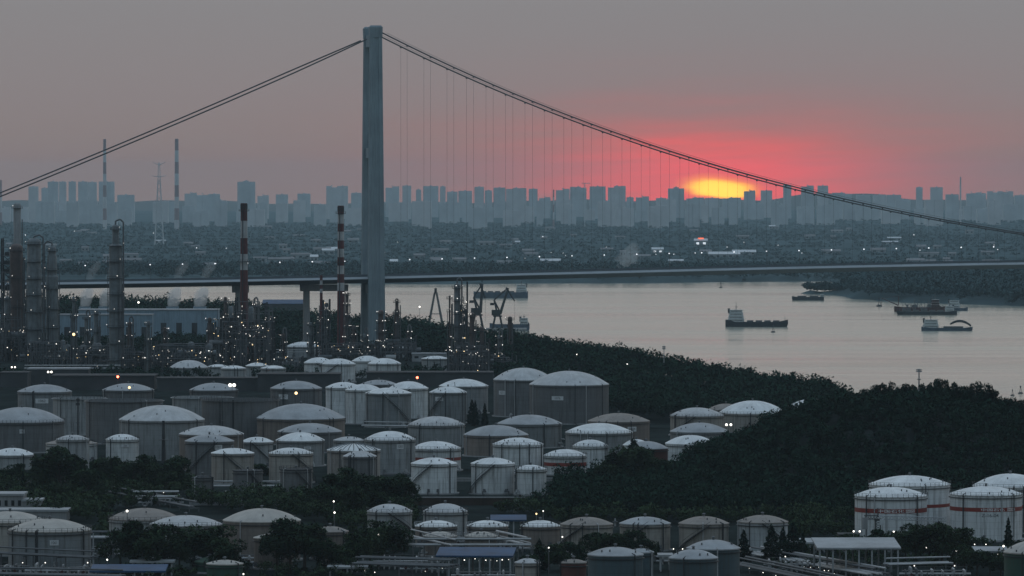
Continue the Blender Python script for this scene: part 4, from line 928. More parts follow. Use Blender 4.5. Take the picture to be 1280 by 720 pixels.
lamp_post(62, 465, 9, 'lamp_white', 'twin white floodlight on the long low shed at left', .75, True)
lamp_post(16.5, 459, 9, 'lamp_white', 'twin white floodlight near the left edge', .6, True)
lamp_post(92, 418, 22, 'lamp_warm', 'big dull yellow lamp between the refinery columns', 1.1)
lamp_post(721.5, 443.5, 14, 'lamp_white', 'single white lamp in the wooded ridge', .75)
lamp_post(784, 455, 14, 'lamp_soft', 'faint lamp in the wooded ridge right of the single white one', .5)
lamp_post(911, 531, 13, 'lamp_white', 'twin lamp at the rim of the low grey dome beside the hill', .65, True)
lamp_post(158.5, 639, 16, 'lamp_white', 'white lamp above the brown tank roof at lower left', .45)
lamp_post(417, 627, 9, 'lamp_white', 'upper one of two lamps in the dark trees at lower middle', .35)
lamp_post(418, 641, 9, 'lamp_white', 'lower one of two lamps in the dark trees at lower middle', .38)
lamp_post(473, 669, 9, 'lamp_white', 'white lamp in the dark tree beside the pale blue-grey tank', .38)
lamp_post(670.5, 642.5, 10, 'lamp_warm', 'small amber lamp beneath the retaining wall', .33)
lamp_post(679, 639, 11, 'lamp_soft', 'small white lamp beside the amber one', .28)
lamp_post(703, 671.5, 9, 'lamp_soft', 'faint lamp left of the four weathered tanks', .3)
lamp_post(686, 685, 8, 'lamp_soft', 'faint lamp below the brown bright-roofed tank', .3)
lamp_post(133.5, 700, 6, 'lamp_white', 'small lamp on the short pipe group at lower left', .3)
lamp_post(304, 718, 4, 'lamp_white', 'small lamp beside the green tanks', .28)
lamp_post(1067.5, 664.5, 8, 'lamp_white', 'left lamp at the foot of the crane-side white tank', .35)
lamp_post(1075, 664.5, 8, 'lamp_white', 'right lamp at the foot of the crane-side white tank', .35)
lamp_post(1117.5, 665, 8, 'lamp_white', 'lamp right of the tower crane mast', .35)
lamp_post(1255, 683, 6, 'lamp_white', 'lamp left of the green corner tank', .38)
lamp_post(1158.5, 685, 5, 'lamp_soft', 'faint lamp in the bushy trees before the white tanks', .28)
lamp_post(1196, 689, 5, 'lamp_soft', 'faint lamp right of the bushy trees before the white tanks', .28)
lamp_post(524.5, 383.5, 20, 'lamp_white', 'white lamp on the tree line right of the bridge tower', .8)
lamp_post(173, 378, 22, 'lamp_white', 'bright lamp on the cooling shed between its steam puffs', 1.0)
# masts
def mast(px, ytop, Y, zb, r, label, head=0, name='mast', m='steel_pale'):
    root = thing(name, label, 'mast', (PX(px, Y), Y, zb)); h = PZ(ytop, Y) - zb
    MB().cyl((0, 0, 0), (0, 0, h), r, r*.6, 7).build('pole', m, root)
    if head:
        b = MB()
        for z in (h*.86, h*.93): b.lathe([(head, z), (head, z + h*.05)], 8, cap=True)
        b.build('antenna_panels', m, root)
    b = MB(); b.box((0, 0, h*.55), (r*4, r*4, .25)).build('bracket', 'steel', root)
mast(830, 432, 2760, 22, .3, 'antenna mast rising from the wooded ridge', .9)
mast(1149, 461, 1985, 42, .35, 'phone mast with panel antennas on the wooded hill crest', 1.1)
mast(846.5, 577, 1960, 10, .28, 'thin pale post beside the small white hut on the hill foot')
mast(769, 648, 1690, 10, .4, 'tall pale pole right of the leftmost weathered tank')
mast(644.5, 625, 1760, 10, .9, 'short pale vent stack beneath the retaining wall', m='shell_mid')
mast(116, 667, 1500, 10, .3, 'thin pole right of the plated grey tank at lower left')
mast(97, 497, 2150, 10, .35, 'lattice-dark mast before the pale flat-topped tank', .8, m='steel_dark')
mast(204, 526, 2080, 10, .9, 'dark vertical duct on the front of the largest left dome', m='steel_dark')
mast(278, 498, 2200, 10, .3, 'thin lamp-less mast before the wide flat-topped tank', m='steel_dark')
mast(710.5, 650, 1580, 10, .22, 'dark thin pole at the left of the four weathered tanks', m='steel_dark')

# tower crane in front of the white tank
def tower_crane():
    Y = 1585.0; z0 = 10; X = PX(1098, Y); root = thing('tower_crane', 'small lattice tower crane before the left white red-band tank', 'crane', (X, Y, z0)); h = PZ(649, Y) - z0
    def lattice(p0, p1, w, n, m, name):
        p0 = np.array(p0, float); p1 = np.array(p1, float); b = MB(); d = p1 - p0
        u = np.array((1, 0, 0)) if abs(d[2]) > abs(d[0]) else np.array((0, 0, 1.0)); v = np.array((0, 1.0, 0))
        cs = [u*w/2*i + v*w/2*j for i, j in ((-1, -1), (1, -1), (1, 1), (-1, 1))]
        for c in cs: b.cyl(p0 + c, p1 + c, .09, n=4)
        for k in range(n):
            a, e = p0 + d*k/n, p0 + d*(k + 1)/n
            for q in range(4): b.cyl(a + cs[q], e + cs[(q + 1) % 4], .06, n=4)
        return b.build(name, m, root)
    lattice((0, 0, 0), (0, 0, h), 1.5, 12, 'steel_dark', 'mast')
    lattice((0, 0, h + .5), (21, 2, h - .3), 1.1, 20, 'steel_pale', 'jib'); lattice((0, 0, h + .5), (-4.2, 0, h + .5), 1.1, 5, 'steel_dark', 'counter_jib')
    MB().box((-4.0, 0, h - 1.3), (1.6, 1.4, 3.6)).build('counterweight', 'concrete', root); MB().box((1.1, -.8, h - .9), (1.3, 1.3, 1.8)).build('cab', 'ship_white', root)
    b = MB(); b.cyl((0, 0, h + .5), (0, 0, h + 3.4), .25, .1, 5).cyl((0, 0, h + 3.3), (13, 1, h + 1), .05, n=4).cyl((0, 0, h + 3.3), (-4, 0, h + 1), .05, n=4).build('apex', 'steel_dark', root)
    MB().box((0, 0, h - .2), (2.2, 2.2, .6)).build('slew_ring', 'steel_dark', root)
tower_crane()

# ------------------------------------------------------------------ trees
def leaf_tris(centers, size, rg):
    """one tilted triangle-ish leaf spray per centre -> verts (n*3,3)"""
    n = len(centers); a = rg.uniform(0, 2*np.pi, n); t = rg.uniform(-.9, .9, n); s = size*rg.uniform(.6, 1.3, n)
    u = np.stack([np.cos(a), np.sin(a), t*.6], -1); w = np.stack([-np.sin(a)*np.cos(t), np.cos(a)*np.cos(t), np.sin(t) + .35], -1)
    V = np.empty((n, 3, 3)); V[:, 0] = centers - u*s[:, None]*.6 - w*s[:, None]*.3; V[:, 1] = centers + u*s[:, None]*.6 - w*s[:, None]*.25; V[:, 2] = centers + w*s[:, None]*.75
    return V.reshape(-1, 3)
def crown_points(kind, H, Rr, n, rg):
    if kind == 'cone':
        z = H*(.08 + .92*(1 - np.sqrt(rg.uniform(0, 1, n)))); rad = Rr*(1 - z/H)**.8*np.sqrt(rg.uniform(.35, 1, n))*(1 + .2*np.sin(z*4)); a = rg.uniform(0, 2*np.pi, n)
        return np.stack([rad*np.cos(a), rad*np.sin(a), z], -1)
    nl = 15; lob = []
    for k in range(nl):
        a = rg.uniform(0, 2*np.pi); q = math.sqrt(rg.uniform(0, 1))*Rr*.68; zc = H*rg.uniform(.42, .88); rr = Rr*rg.uniform(.24, .44)*(1.15 - .5*max(0, zc/H - .6))
        lob.append((q*math.cos(a)*(1.15 - .75*max(0, zc/H - .55)), q*math.sin(a)*(1.15 - .75*max(0, zc/H - .55)), zc, rr))
    lob = np.array(lob); i = rg.integers(0, nl, n); d = rg.normal(size=(n, 3)); d /= np.linalg.norm(d, axis=1)[:, None]
    r = lob[i, 3]*rg.uniform(.55, 1.08, n)**.7
    P = lob[i, :3] + d*r[:, None]*np.array([1, 1, .8]); P[:, 2] = np.maximum(P[:, 2], H*.16); return P
def outward(V, nrm):
    """wind every leaf so that it faces its crown's outside; returns vertices in that order"""
    T = V.reshape(-1, 3, 3).copy(); gn = np.cross(T[:, 1] - T[:, 0], T[:, 2] - T[:, 0]); fl = (gn*nrm).sum(1) < 0
    T[fl] = T[fl][:, [0, 2, 1]]; return T.reshape(-1, 3)
def leaf_normals(o, nrm, tone=None):
    me = o.data; nv = np.repeat(nrm, 3, 0).astype(np.float32); nv /= np.maximum(1e-6, np.linalg.norm(nv, axis=1))[:, None]
    at = me.attributes.new('custom_normal', 'FLOAT_VECTOR', 'POINT') if False else None
    me.polygons.foreach_set('use_smooth', np.ones(len(me.polygons), bool)); me.normals_split_custom_set_from_vertices(nv)
    if tone is not None:
        t = me.attributes.new('tone', 'FLOAT', 'POINT'); t.data.foreach_set('value', np.repeat(tone, 3).astype(np.float32))
PROTO = {}
def make_proto(key, kind, H, Rr, n, size, m):
    rg = np.random.default_rng(hash(key) % 1000 if False else sum(map(ord, key)))
    P = crown_points(kind, H, Rr, n, rg); nr_ = (P - np.array([0, 0, H*.45]))/np.array([Rr, Rr, H*.5]) + np.array([0, 0, .25]) + rg.normal(size=P.shape)*.25
    V = outward(leaf_tris(P, size, rg), nr_)
    me = npmesh('crown', V, np.arange(len(V)).reshape(-1, 3), m); leaf_normals(me, nr_, rg.uniform(0, .3, len(P))); bpy.data.objects.remove(me, do_unlink=False) if False else None
    b = MB(); b.cyl((0, 0, -1), (.1, 0, H*.35), .035*H, .022*H, 7).cyl((.1, 0, H*.35), (0, .1, H*.8), .022*H, .006*H, 6)
    rd = random.Random(key)
    if kind != 'cone':
        for j in range(6):
            a = j*1.05 + rd.random(); z = H*rd.uniform(.25, .5); b.cyl((.08, 0, z), (Rr*.6*math.cos(a), Rr*.6*math.sin(a), z + H*.27), .012*H, .004*H, 5)
    tr = b.mesh('trunk', 'bark', 60); cm = me.data; bpy.data.objects.remove(me)
    PROTO[key] = (cm, tr)
for i in range(5): make_proto('broad%d' % i, 'broad', 10, 4.6, 4200, .42, 'leaf')
for i in range(3): make_proto('crest%d' % i, 'broad', 10, 4.0, 1500, .55, 'leaf_dark')
make_proto('cone0', 'cone', 10, 2.4, 3600, .34, 'leaf_dark'); make_proto('cone1', 'cone', 10, 1.5, 2800, .3, 'leaf_dark')
def tree(key, px, Y, H, label, group, zb=None, wide=1.0, name='tree', cat='tree'):
    X = PX(px, Y); z = float(ground_z(X, Y)) if zb is None else zb
    root = thing(name, label, cat, (X, Y, z - .2), group, random.uniform(0, 6.28)); root.scale = (H/10*wide, H/10*wide, H/10)
    for nm, me in zip(('crown', 'trunk'), PROTO[key]):
        o = bpy.data.objects.new(nm, me); COL.objects.link(o); o.parent = root
def tree_row(specs, desc, place, group, keys, name='tree'):
    specs = sorted(specs); 
    for i, s in enumerate(specs):
        px, ytop, yb = s[:3]; Y = DY(yb); H = max(2.5, (yb - ytop)*Y/F)
        tree(s[3] if len(s) > 3 else keys[i % len(keys)], px, Y, H, '%s, %s from the left %s' % (desc, nth(i + 1), place), group, wide=s[4] if len(s) > 4 else random.uniform(.9, 1.25), name=name)
BR = ['broad0', 'broad1', 'broad2', 'broad3', 'broad4']
tree_row([(150, 655, 716), (166, 648, 716, 'broad1'), (186, 660, 718), (205, 655, 716), (224, 668, 716), (243, 657, 715), (262, 654, 714, 'broad2'), (283, 672, 718)], 'bushy dark tree', 'among the trees before the lower left tanks', 'trees before the lower left tanks', BR)
tree_row([(345, 662, 716), (362, 648, 718, 'broad3'), (380, 646, 718, 'broad0', 1.1), (398, 668, 716), (414, 676, 716), (428, 682, 718)], 'leafy tree', 'among the trees before the lower middle tanks', 'trees before the lower middle tanks', BR)
tree_row([(447, 665, 712), (462, 658, 710), (478, 648, 706, 'broad2'), (492, 656, 706), (436, 676, 714)], 'dark rounded tree', 'in the clump beside the pale blue-grey tank', 'clump beside the pale blue-grey tank', BR)
tree_row([(674, 672, 716, 'cone0'), (686, 678, 716), (700, 684, 716), (713, 676, 714), (724, 676, 712, 'cone0'), (660, 690, 720)], 'small dark tree', 'between the blue canopy and the teal tanks', 'trees left of the teal tanks', BR)
tree_row([(745, 662, 700), (756, 668, 702), (776, 664, 700), (792, 662, 702), (806, 672, 704), (823, 676, 702, 'cone1')], 'low olive bush', 'before the two left weathered tanks', 'bushes before the weathered tanks', BR, name='bush')
tree_row([(930, 660, 706, 'cone0', 1.1), (965, 654, 708, 'cone0', 1.25), (979, 657, 702, 'cone0', 1.0), (992, 650, 706, 'cone0', 1.3), (1004, 664, 702, 'cone0'), (915, 676, 704, 'cone1')], 'pointed dark conifer', 'before the rightmost weathered tank', 'conifers by the weathered tanks', ['cone0'])
tree_row([(1062, 664, 694), (1085, 668, 696), (1104, 660, 694, 'broad1'), (1118, 668, 698), (1132, 660, 704, 'broad0'), (1146, 653, 706, 'broad2', 1.15), (1162, 658, 706, 'broad3'), (1178, 652, 708, 'broad4', 1.2), (1194, 658, 708, 'broad1'), (1206, 680, 716), (1222, 684, 720), (1238, 688, 720), (1252, 694, 722)], 'bushy tree', 'along the row before the white red-band tanks', 'trees before the white red-band tanks', BR)
tree_row([(1261, 645, 684, 'cone1', 1.15), (1205, 672, 686, 'cone1'), (1218, 674, 686, 'cone1'), (1234, 672, 686, 'cone1')], 'narrow dark cypress', 'below the right white tank', 'cypresses at the right white tank', ['cone1'], name='cypress')
tree_row([(20, 578, 606), (44, 580, 610), (60, 570, 614), (75, 556, 618, 'broad2', 1.2), (90, 566, 616), (28, 586, 616, 'cone1'), (8, 582, 612)], 'dark tree', 'in the grove at left below the pale low dome', 'grove at the left', BR)
tree_row([(122, 574, 612), (137, 570, 612, 'broad3'), (152, 580, 616), (166, 574, 618), (181, 566, 616, 'broad1'), (193, 568, 614, 'cone1'), (205, 576, 620), (218, 570, 618), (110, 582, 622)], 'dark tree', 'in the belt below the clean white tank', 'tree belt below the clean white tank', BR)
tree_row([(418, 590, 640), (432, 582, 636), (447, 592, 640), (463, 590, 640), (480, 594, 640), (496, 592, 636), (508, 600, 640), (404, 602, 644), (440, 608, 655), (470, 612, 652)], 'dark leafy tree', 'in the grove before the rusty ribbed tank', 'grove before the rusty ribbed tank', BR)
tree_row([(770, 565, 612), (783, 552, 612, 'broad0', 1.1), (792, 546, 610, 'cone0', 1.5), (803, 560, 612), (815, 568, 612), (755, 576, 614), (828, 575, 612)], 'dark tree', 'in the clump that hides the dark red tank', 'clump before the dark red tank', BR)
tree_row([(590, 498, 532, 'cone0'), (594, 500, 533, 'cone1'), (606, 503, 533, 'cone1')], 'small dark cypress', 'left of the two biggest domes', 'cypresses by the biggest domes', ['cone1'], name='cypress')
tree_row([(320, 577, 600), (328, 580, 602)], 'small dark shrub', 'between the two cream tanks', 'shrubs between the cream tanks', BR, name='shrub')
# crest trees that stand against the river
cr_ = [(1068, 489), (1083, 484), (1097, 480), (1110, 476.5), (1121, 481), (1136, 479), (1158, 479), (1168, 474), (1177, 472.5), (1188, 475), (1200, 480), (1211, 482), (1222, 476), (1233, 477), (1243, 486), (1253, 497), (1263, 495), (1274, 499)]
for i, (px, yt) in enumerate(cr_):
    Y = 1975.0 + random.uniform(-12, 12); X = PX(px, Y); zg = float(ground_z(X, Y)); H = max(6.0, PZ(yt, Y) - zg)
    tree('crest%d' % (i % 3), px, Y, H, 'dark tree standing against the river on the hill crest, %s from the left' % nth(i + 1), 'crest trees of the wooded hill', zb=zg, wide=max(.55, min(1.2, 9.0/H)))

# woods that read as one mass
def forest(name, label, pts, hmin, hmax, rfac, leafn, size, m, seed, zf=ground_z, cat='woodland', upb=.3):
    rg = np.random.default_rng(seed); x, y = pts[:, 0], pts[:, 1]; z = zf(x, y); n = len(x)
    H = rg.uniform(hmin, hmax, n); Rr = H*rfac*rg.uniform(.8, 1.25, n)
    nl = 5
    lobe = rg.normal(size=(n, nl, 3)); lobe /= np.linalg.norm(lobe, axis=2)[:, :, None]; lobe *= rg.uniform(.25, .62, (n, nl, 1))
    j = rg.integers(0, nl, (n, leafn)); base = np.take_along_axis(lobe, j[:, :, None], 1)
    d = rg.normal(size=(n, leafn, 3)); d /= np.linalg.norm(d, axis=2)[:, :, None]; P = base + d*rg.uniform(.28, .48, (n, leafn, 1))
    C = np.empty((n, leafn, 3)); C[..., 0] = x[:, None] + P[..., 0]*Rr[:, None]; C[..., 1] = y[:, None] + P[..., 1]*Rr[:, None]; C[..., 2] = z[:, None] + H[:, None]*(.58 + .45*P[..., 2])
    nr_ = P.reshape(-1, 3)*np.array([1, 1, .8]) + (P - base).reshape(-1, 3)*1.2 + np.array([0, 0, upb]) + rg.normal(size=(n*leafn, 3))*.12
    V = outward(leaf_tris(C.reshape(-1, 3), size, rg), nr_)
    o = npmesh(name, V, np.arange(len(V)).reshape(-1, 3), m); leaf_normals(o, nr_, np.repeat(rg.uniform(0, 1, n), leafn)); tag(o, label, cat, None, 'stuff'); return o
def scatter(poly, sp, seed, keep=None):
    """points in a polygon given in (photo column, distance) coordinates, jittered grid in metres"""
    rg = np.random.default_rng(seed); W = np.array([(PX(u, y), y) for u, y in poly]); lo, hi = W.min(0), W.max(0)
    gx, gy = np.meshgrid(np.arange(lo[0], hi[0], sp), np.arange(lo[1], hi[1], sp)); p = np.stack([gx.ravel(), gy.ravel()], -1) + rg.uniform(-sp*.5, sp*.5, (gx.size, 2))
    ins = np.zeros(len(p), bool)
    for (x0, y0), (x1, y1) in zip(W, np.roll(W, -1, 0)):
        c = ((y0 > p[:, 1]) != (y1 > p[:, 1])) & (p[:, 0] < (x1 - x0)*(p[:, 1] - y0)/(y1 - y0 + 1e-9) + x0); ins ^= c
    p = p[ins]
    for (tx, ty, tr, th, _) in TANKS:      # keep clear of the tanks
        p = p[np.hypot(p[:, 0] - tx, p[:, 1] - ty) > tr + 3.5]
    return p
forest('hill_forest', 'dense dark wood covering the hill at right', scatter([(842, 1900), (850, 1830), (880, 1770), (960, 1735), (1060, 1720), (1180, 1725), (1420, 1730), (1420, 2250), (1000, 2230), (900, 2080), (860, 2020)], 6.2, 1), 5, 9.8, .56, 190, .85, 'leaf_dark', 21)
forest('valley_wood', 'dark low wood between the weathered tanks and the hill', scatter([(690, 1900), (692, 1800), (660, 1745), (700, 1725), (860, 1722), (960, 1728), (880, 1775), (848, 1840), (845, 1930), (760, 1945)], 5.8, 2), 5, 11, .48, 200, .75, 'leaf_dark', 22)
forest('ridge_wood', 'wooded riverside ridge behind the biggest domes', scatter([(632, 3280), (620, 3000), (690, 2640), (770, 2480), (830, 2420), (1010, 2430), (1055, 2450), (1060, 2560), (1040, 2700), (940, 2840), (850, 2990), (760, 3180), (650, 3520)], 8.0, 3), 8, 15, .46, 100, 1.25, 'leaf_dark', 23)
forest('riverside_wood', 'dark wood along the bank at the bridge tower foot', scatter([(470, 3470), (500, 3420), (640, 3150), (650, 3520), (590, 3680), (500, 3960), (380, 4150), (330, 4120), (340, 3700), (440, 3600)], 8.0, 4), 11, 17, .42, 55, 1.6, 'leaf_dark', 24)
forest('left_bank_wood', 'tree belt behind the long cooling shed', scatter([(-60, 4450), (-60, 4150), (280, 4050), (330, 4000), (330, 4250), (280, 4380), (150, 4500)], 9.0, 5), 13, 22, .40, 55, 1.9, 'leaf_dark', 25)
forest('plant_wood', 'dark shrubs between refinery and depot', scatter([(-40, 3020), (-40, 2960), (250, 2960), (640, 2960), (640, 3080)], 9.0, 6), 4, 8, .5, 60, 1.1, 'leaf_dark', 26)
forest('refinery_shrubs', 'dark bushes between the cooling shed and the refinery columns', scatter([(-40, 3720), (-40, 3480), (120, 3420), (340, 3420), (470, 3400), (470, 3480), (340, 3700)], 9.0, 16), 5, 10, .5, 60, 1.3, 'leaf_dark', 29)
forest('depot_shrubs', 'dark shrubs filling gaps between the left tanks', np.concatenate([scatter([(-40, 1900), (-40, 1830), (240, 1830), (240, 1930)], 6.0, 7), scatter([(-40, 1800), (100, 1700), (140, 1640), (130, 1760), (240, 1790)], 5.5, 8), scatter([(230, 1830), (240, 1790), (400, 1700), (520, 1690), (520, 1780), (400, 1840)], 5.5, 9), scatter([(690, 1720), (690, 1690), (1040, 1690), (1040, 1722)], 6, 10), scatter([(985, 1722), (985, 1620), (1062, 1620), (1062, 1722)], 5.5, 41), scatter([(400, 1700), (440, 1640), (520, 1650), (520, 1700)], 6, 42), scatter([(600, 1770), (690, 1700), (700, 1770)], 6, 43), scatter([(1290, 1740), (1060, 1740), (1060, 1690), (1290, 1690)], 6, 44), scatter([(120, 1640), (140, 1560), (280, 1580), (280, 1640)], 7, 45)]), 3.5, 7.5, .55, 130, .65, 'leaf', 27)
forest('yard_shrubs', 'low shrubs along the bottom of the picture', np.concatenate([scatter([(130, 1500), (130, 1430), (480, 1430), (480, 1500)], 7, 11), scatter([(940, 1480), (1010, 1560), (1040, 1600), (1320, 1600), (1320, 1480)], 7, 12)]), 2.0, 4.5, .6, 120, .5, 'leaf', 28)

# ------------------------------------------------------------------ far bank
def far_points(n, seed, ymin, ymax, umin, umax, clump=True):
    rg = np.random.default_rng(seed); y = ymin + (ymax - ymin)*rg.uniform(0, 1, n)**1.0; u = rg.uniform(umin, umax, n); x = (u - 640)*y/F
    if clump:
        k = 1.5*np.sin(y*.0115 + 1.4*np.sin(x*.0012) + .6*np.sin(x*.004 + 1)) + .6*np.sin(x*.0031 + y*.0009) + rg.normal(size=n)*.35; s = k > .1; x, y = x[s], y[s]
    z = far_z(x, y); s = z > -.5; return np.stack([x[s], y[s]], -1)
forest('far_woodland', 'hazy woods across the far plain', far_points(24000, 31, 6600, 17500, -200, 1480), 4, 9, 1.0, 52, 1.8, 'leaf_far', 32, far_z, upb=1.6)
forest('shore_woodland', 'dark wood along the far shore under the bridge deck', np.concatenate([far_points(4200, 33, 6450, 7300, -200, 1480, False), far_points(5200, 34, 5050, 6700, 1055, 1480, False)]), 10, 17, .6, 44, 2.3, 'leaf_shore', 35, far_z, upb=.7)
rg_ = np.random.default_rng(5); uu = rg_.uniform(1008, 1068, 150); yy = 5950 - 2*(uu - 1004) + rg_.normal(size=150)*14
forest('spit_woodland', 'tree-covered spit reaching into the river at right', np.stack([(uu - 640)*yy/F, yy], -1), 8, 14, .6, 60, 1.9, 'leaf_shore', 36, lambda x, y: np.full_like(x, 2.0))

def building(px0, px1, ytop, Y, label, seed, m='facade', group='tower blocks on the skyline'):
    rd = random.Random(seed); k = Y/F; w = (px1 - px0)*k; h = PZ(ytop, Y) - 3; d = max(16, min(34, w*.7))
    root = thing('tower_block', label, 'building', (PX((px0 + px1)/2, Y), Y, 3), group)
    nb = max(1, int(w/18)); b = MB()
    for i in range(nb):
        wi = w/nb; dz = 0 if i == nb//2 else -rd.choice((0, 0, 0, 3, 6)); b.box((-w/2 + wi*(i + .5), rd.choice((-1.2, 0, 1.2)), (h + dz)/2 - 2), (wi - .8, d, h + dz + 4))
        b.box((-w/2 + wi*(i + .5), 0, h*.48 - 2), (wi, d - 5, h*.96 + 4))
    b.build('body', m, root)
    b = MB()
    for i in range(max(1, nb//2)): b.box((-w/2 + w*(i + .5)/max(1, nb//2), 0, h + 1.2), (5.5, 7, 3.4))
    b.build('roof_house', m, root)
SKY = [(36, 48, 233), (52, 60, 235), (60, 73, 227), (74, 83, 227), (86, 95, 227), (98, 109.5, 227), (110, 121, 227.5), (124, 143, 227), (147, 168, 243.5), (231, 246, 241), (246, 275, 242.5), (297, 319, 226), (322, 336, 244), (345, 360, 243), (372, 388, 242), (408, 435, 232.5), (439, 452, 241), (482, 499, 233), (503, 514, 232), (520, 526.5, 237), (529, 548, 232.5), (550, 557, 233), (559, 572, 239.5), (573, 590, 238.5), (593, 605, 233.5), (606, 615, 238), (617, 632, 234.5), (632.5, 658, 235), (661, 672, 236), (674, 688, 246.5), (695, 712, 236), (712.5, 733, 233.5), (737, 757, 233), (760, 782, 232.5), (783, 792, 246.5), (795, 811, 245.5), (820, 833, 247.5), (835, 855, 234), (858, 880, 247), (881, 899, 247.5), (903, 926, 247), (930, 944, 238), (951, 965, 238), (979, 989, 231), (1001.5, 1017, 232), (1022, 1035, 232), (1040, 1064, 241), (1070, 1088, 243.5), (1091, 1107, 243), (1108, 1126, 243.5), (1145, 1153, 234), (1163, 1178, 234), (1182, 1198, 243), (1208, 1232, 240.5), (1234, 1266, 239), (1268, 1284, 244)]
for i, (a, b, t) in enumerate(SKY):
    w = b - a; sz = 'slim' if w < 11 else ('broad' if w > 18 else 'square'); ht = 'tall' if t < 236 else ('low' if t > 243 else 'mid-height')
    building(a, b, t, 17500 + (i*7919 % 3000), '%s %s tower block, %s from the left along the hazy skyline' % (sz, ht, nth(i + 1)), i, 'facade' if i % 3 else 'facade_b')
rd_ = random.Random(99)
for i in range(64):
    px = -10 + 20.3*i + rd_.uniform(-9, 9); w = rd_.uniform(8, 26); building(px - w/2, px + w/2, rd_.uniform(249, 264), rd_.uniform(15000, 18500), 'low faded block in the city mass under the skyline, %s from the left' % nth(i + 1), 300 + i, rd_.choice(('facade', 'facade_b')), 'low city blocks under the skyline')
def far_chimney(px, w, ytop, Y, label, bands=0):
    root = thing('far_chimney', label, 'chimney', (PX(px, Y), Y, 3)); h = PZ(ytop, Y) - 3; r = w/2*Y/F
    n = max(1, bands)
    for j in range(n):
        f = lambda t: r*(1.25 - .35*t)
        MB().lathe([(f(j/n), h*j/n), (f((j + 1)/n), h*(j + 1)/n)], 14, cap=True).build('section', 'brick_faint' if (bands and (n - j) % 2) else 'facade_b', root, 40)
far_chimney(131, 4, 174, 14000, 'left one of two tall hazy power station chimneys', 8)
far_chimney(221, 5, 173.5, 14000, 'right one of two tall hazy power station chimneys, faintly banded', 8)
far_chimney(1.2, 2.6, 225, 15000, 'faint chimney at the left edge of the skyline', 3)
far_chimney(1200.5, 2.0, 221, 15500, 'thin hazy stack on the skyline at right')
far_chimney(692, 1.8, 237, 15500, 'short banded stack in the middle of the skyline', 5)
def pylon():
    Y = 10500.0; root = thing('power_pylon', 'hazy lattice power pylon between the two tall chimneys', 'pylon', (PX(199, Y), Y, 3)); h = PZ(203, Y) - 3
    b = MB(); w0, w1 = 9, 2.2
    for i, j in ((-1, -1), (1, -1), (1, 1), (-1, 1)): b.cyl((i*w0, j*w0, 0), (i*w1, j*w1, h*.8), .9, .7, 4).cyl((i*w1, j*w1, h*.8), (i*1.2, j*1.2, h), .6, n=4)
    for k in range(9):
        t0, t1 = k/9, (k + 1)/9; a, c = w0 + (w1 - w0)*t0, w0 + (w1 - w0)*t1
        b.cyl((-a, -a, h*.8*t0), (c, -c, h*.8*t1), .45, n=4).cyl((a, -a, h*.8*t0), (-c, -c, h*.8*t1), .45, n=4)
    b.build('lattice', 'facade', root)
    for z, L in ((h*.84, 15), (h*.98, 13)):
        b = MB()
        for s in (-1, 1): b.cyl((0, 0, z - 2), (s*L, 0, z + (4 if z > h*.9 else 0)), .8, .4, 5)
        b.build('arm', 'facade', root)
pylon()
def tower_crane_far():
    Y = 15400.0; root = thing('far_crane', 'tiny hazy tower crane on a skyline roof left of the sunset', 'crane', (PX(731, Y), Y, 3)); h = PZ(229, Y) - 3
    MB().box((0, 3, h/2), (2.2, 2.2, h)).build('mast', 'facade', root); MB().box((3, 3, h), (26, 1.6, 1.6)).build('jib', 'facade', root)
tower_crane_far()

def house(px, yb, w, h, d, label, seed, roof='house_roof', wall='house_wall', group='houses on the far plain', lit=0, name='house'):
    Y = (CZ - 5)*F/(yb - HY); root = thing(name, label, 'house', (PX(px, Y), Y, 4.5), group)
    MB().box((0, 0, h/2), (w, d, h)).build('wall', wall, root)
    b = MB(); g = min(4, d*.25); b.loft([[(x, -d/2 - .6, h), (x, d/2 + .6, h), (x, 0, h + g)] for x in (-w/2 - .6, w/2 + .6)]).build('roof', roof, root)
    n = max(2, int(w/9))
    for i in range(min(n, 6)): MB().box((-w/2 + w*(i + .5)/min(n, 6), -d/2 - .1, h*.55), (w/min(n, 6)*.4, .25, h*.35)).build('window', 'lit_window' if lit else 'glass_dark', root)
hs_ = []
rd_ = random.Random(17)
for i in range(98):
    y = 285 + (340 - 285)*rd_.random()**.8; hs_.append((rd_.uniform(-10, 1290), y, rd_.uniform(10, 34), rd_.uniform(5, 9), rd_.uniform(8, 14), rd_.random()))
for i, (px, y, w, h, d, q) in enumerate(sorted(hs_)):
    house(px, y, w, h, d, 'small hazy house on the far plain, %s from the left' % nth(i + 1), i, 'house_roof_white' if q < .12 else 'house_roof', 'house_wall')
house(905, 322.5, 52, 7, 22, 'long pale lit hall on the far plain below the sunset', 500, 'house_roof_white', 'house_wall', None, 0, 'hall')
house(930, 319, 40, 6, 16, 'pale low shed right of the long lit hall', 501, 'house_roof_white', 'house_wall', None, 0, 'hall')
house(876, 308, 26, 12, 18, 'white far building with a glowing red roof sign', 502, 'house_roof_white', 'house_wall', None, 1, 'hall')
Yq = (CZ - 5)*F/(308 - HY); MB().box((0, 0, 0), (11, .6, 2.2)).build('sign', 'lit_sign', bpy.data.objects['hall.002'], None, (0, -5, 16.5))
house(822, 317, 20, 8, 14, 'white far house left of the sunset hall', 503, 'house_roof_white', 'house_wall', None, 1, 'hall')
house(645, 306, 16, 6, 12, 'bright small roof right of mid picture on the far plain', 504, 'house_roof_white', 'house_wall', None, 0, 'hall')
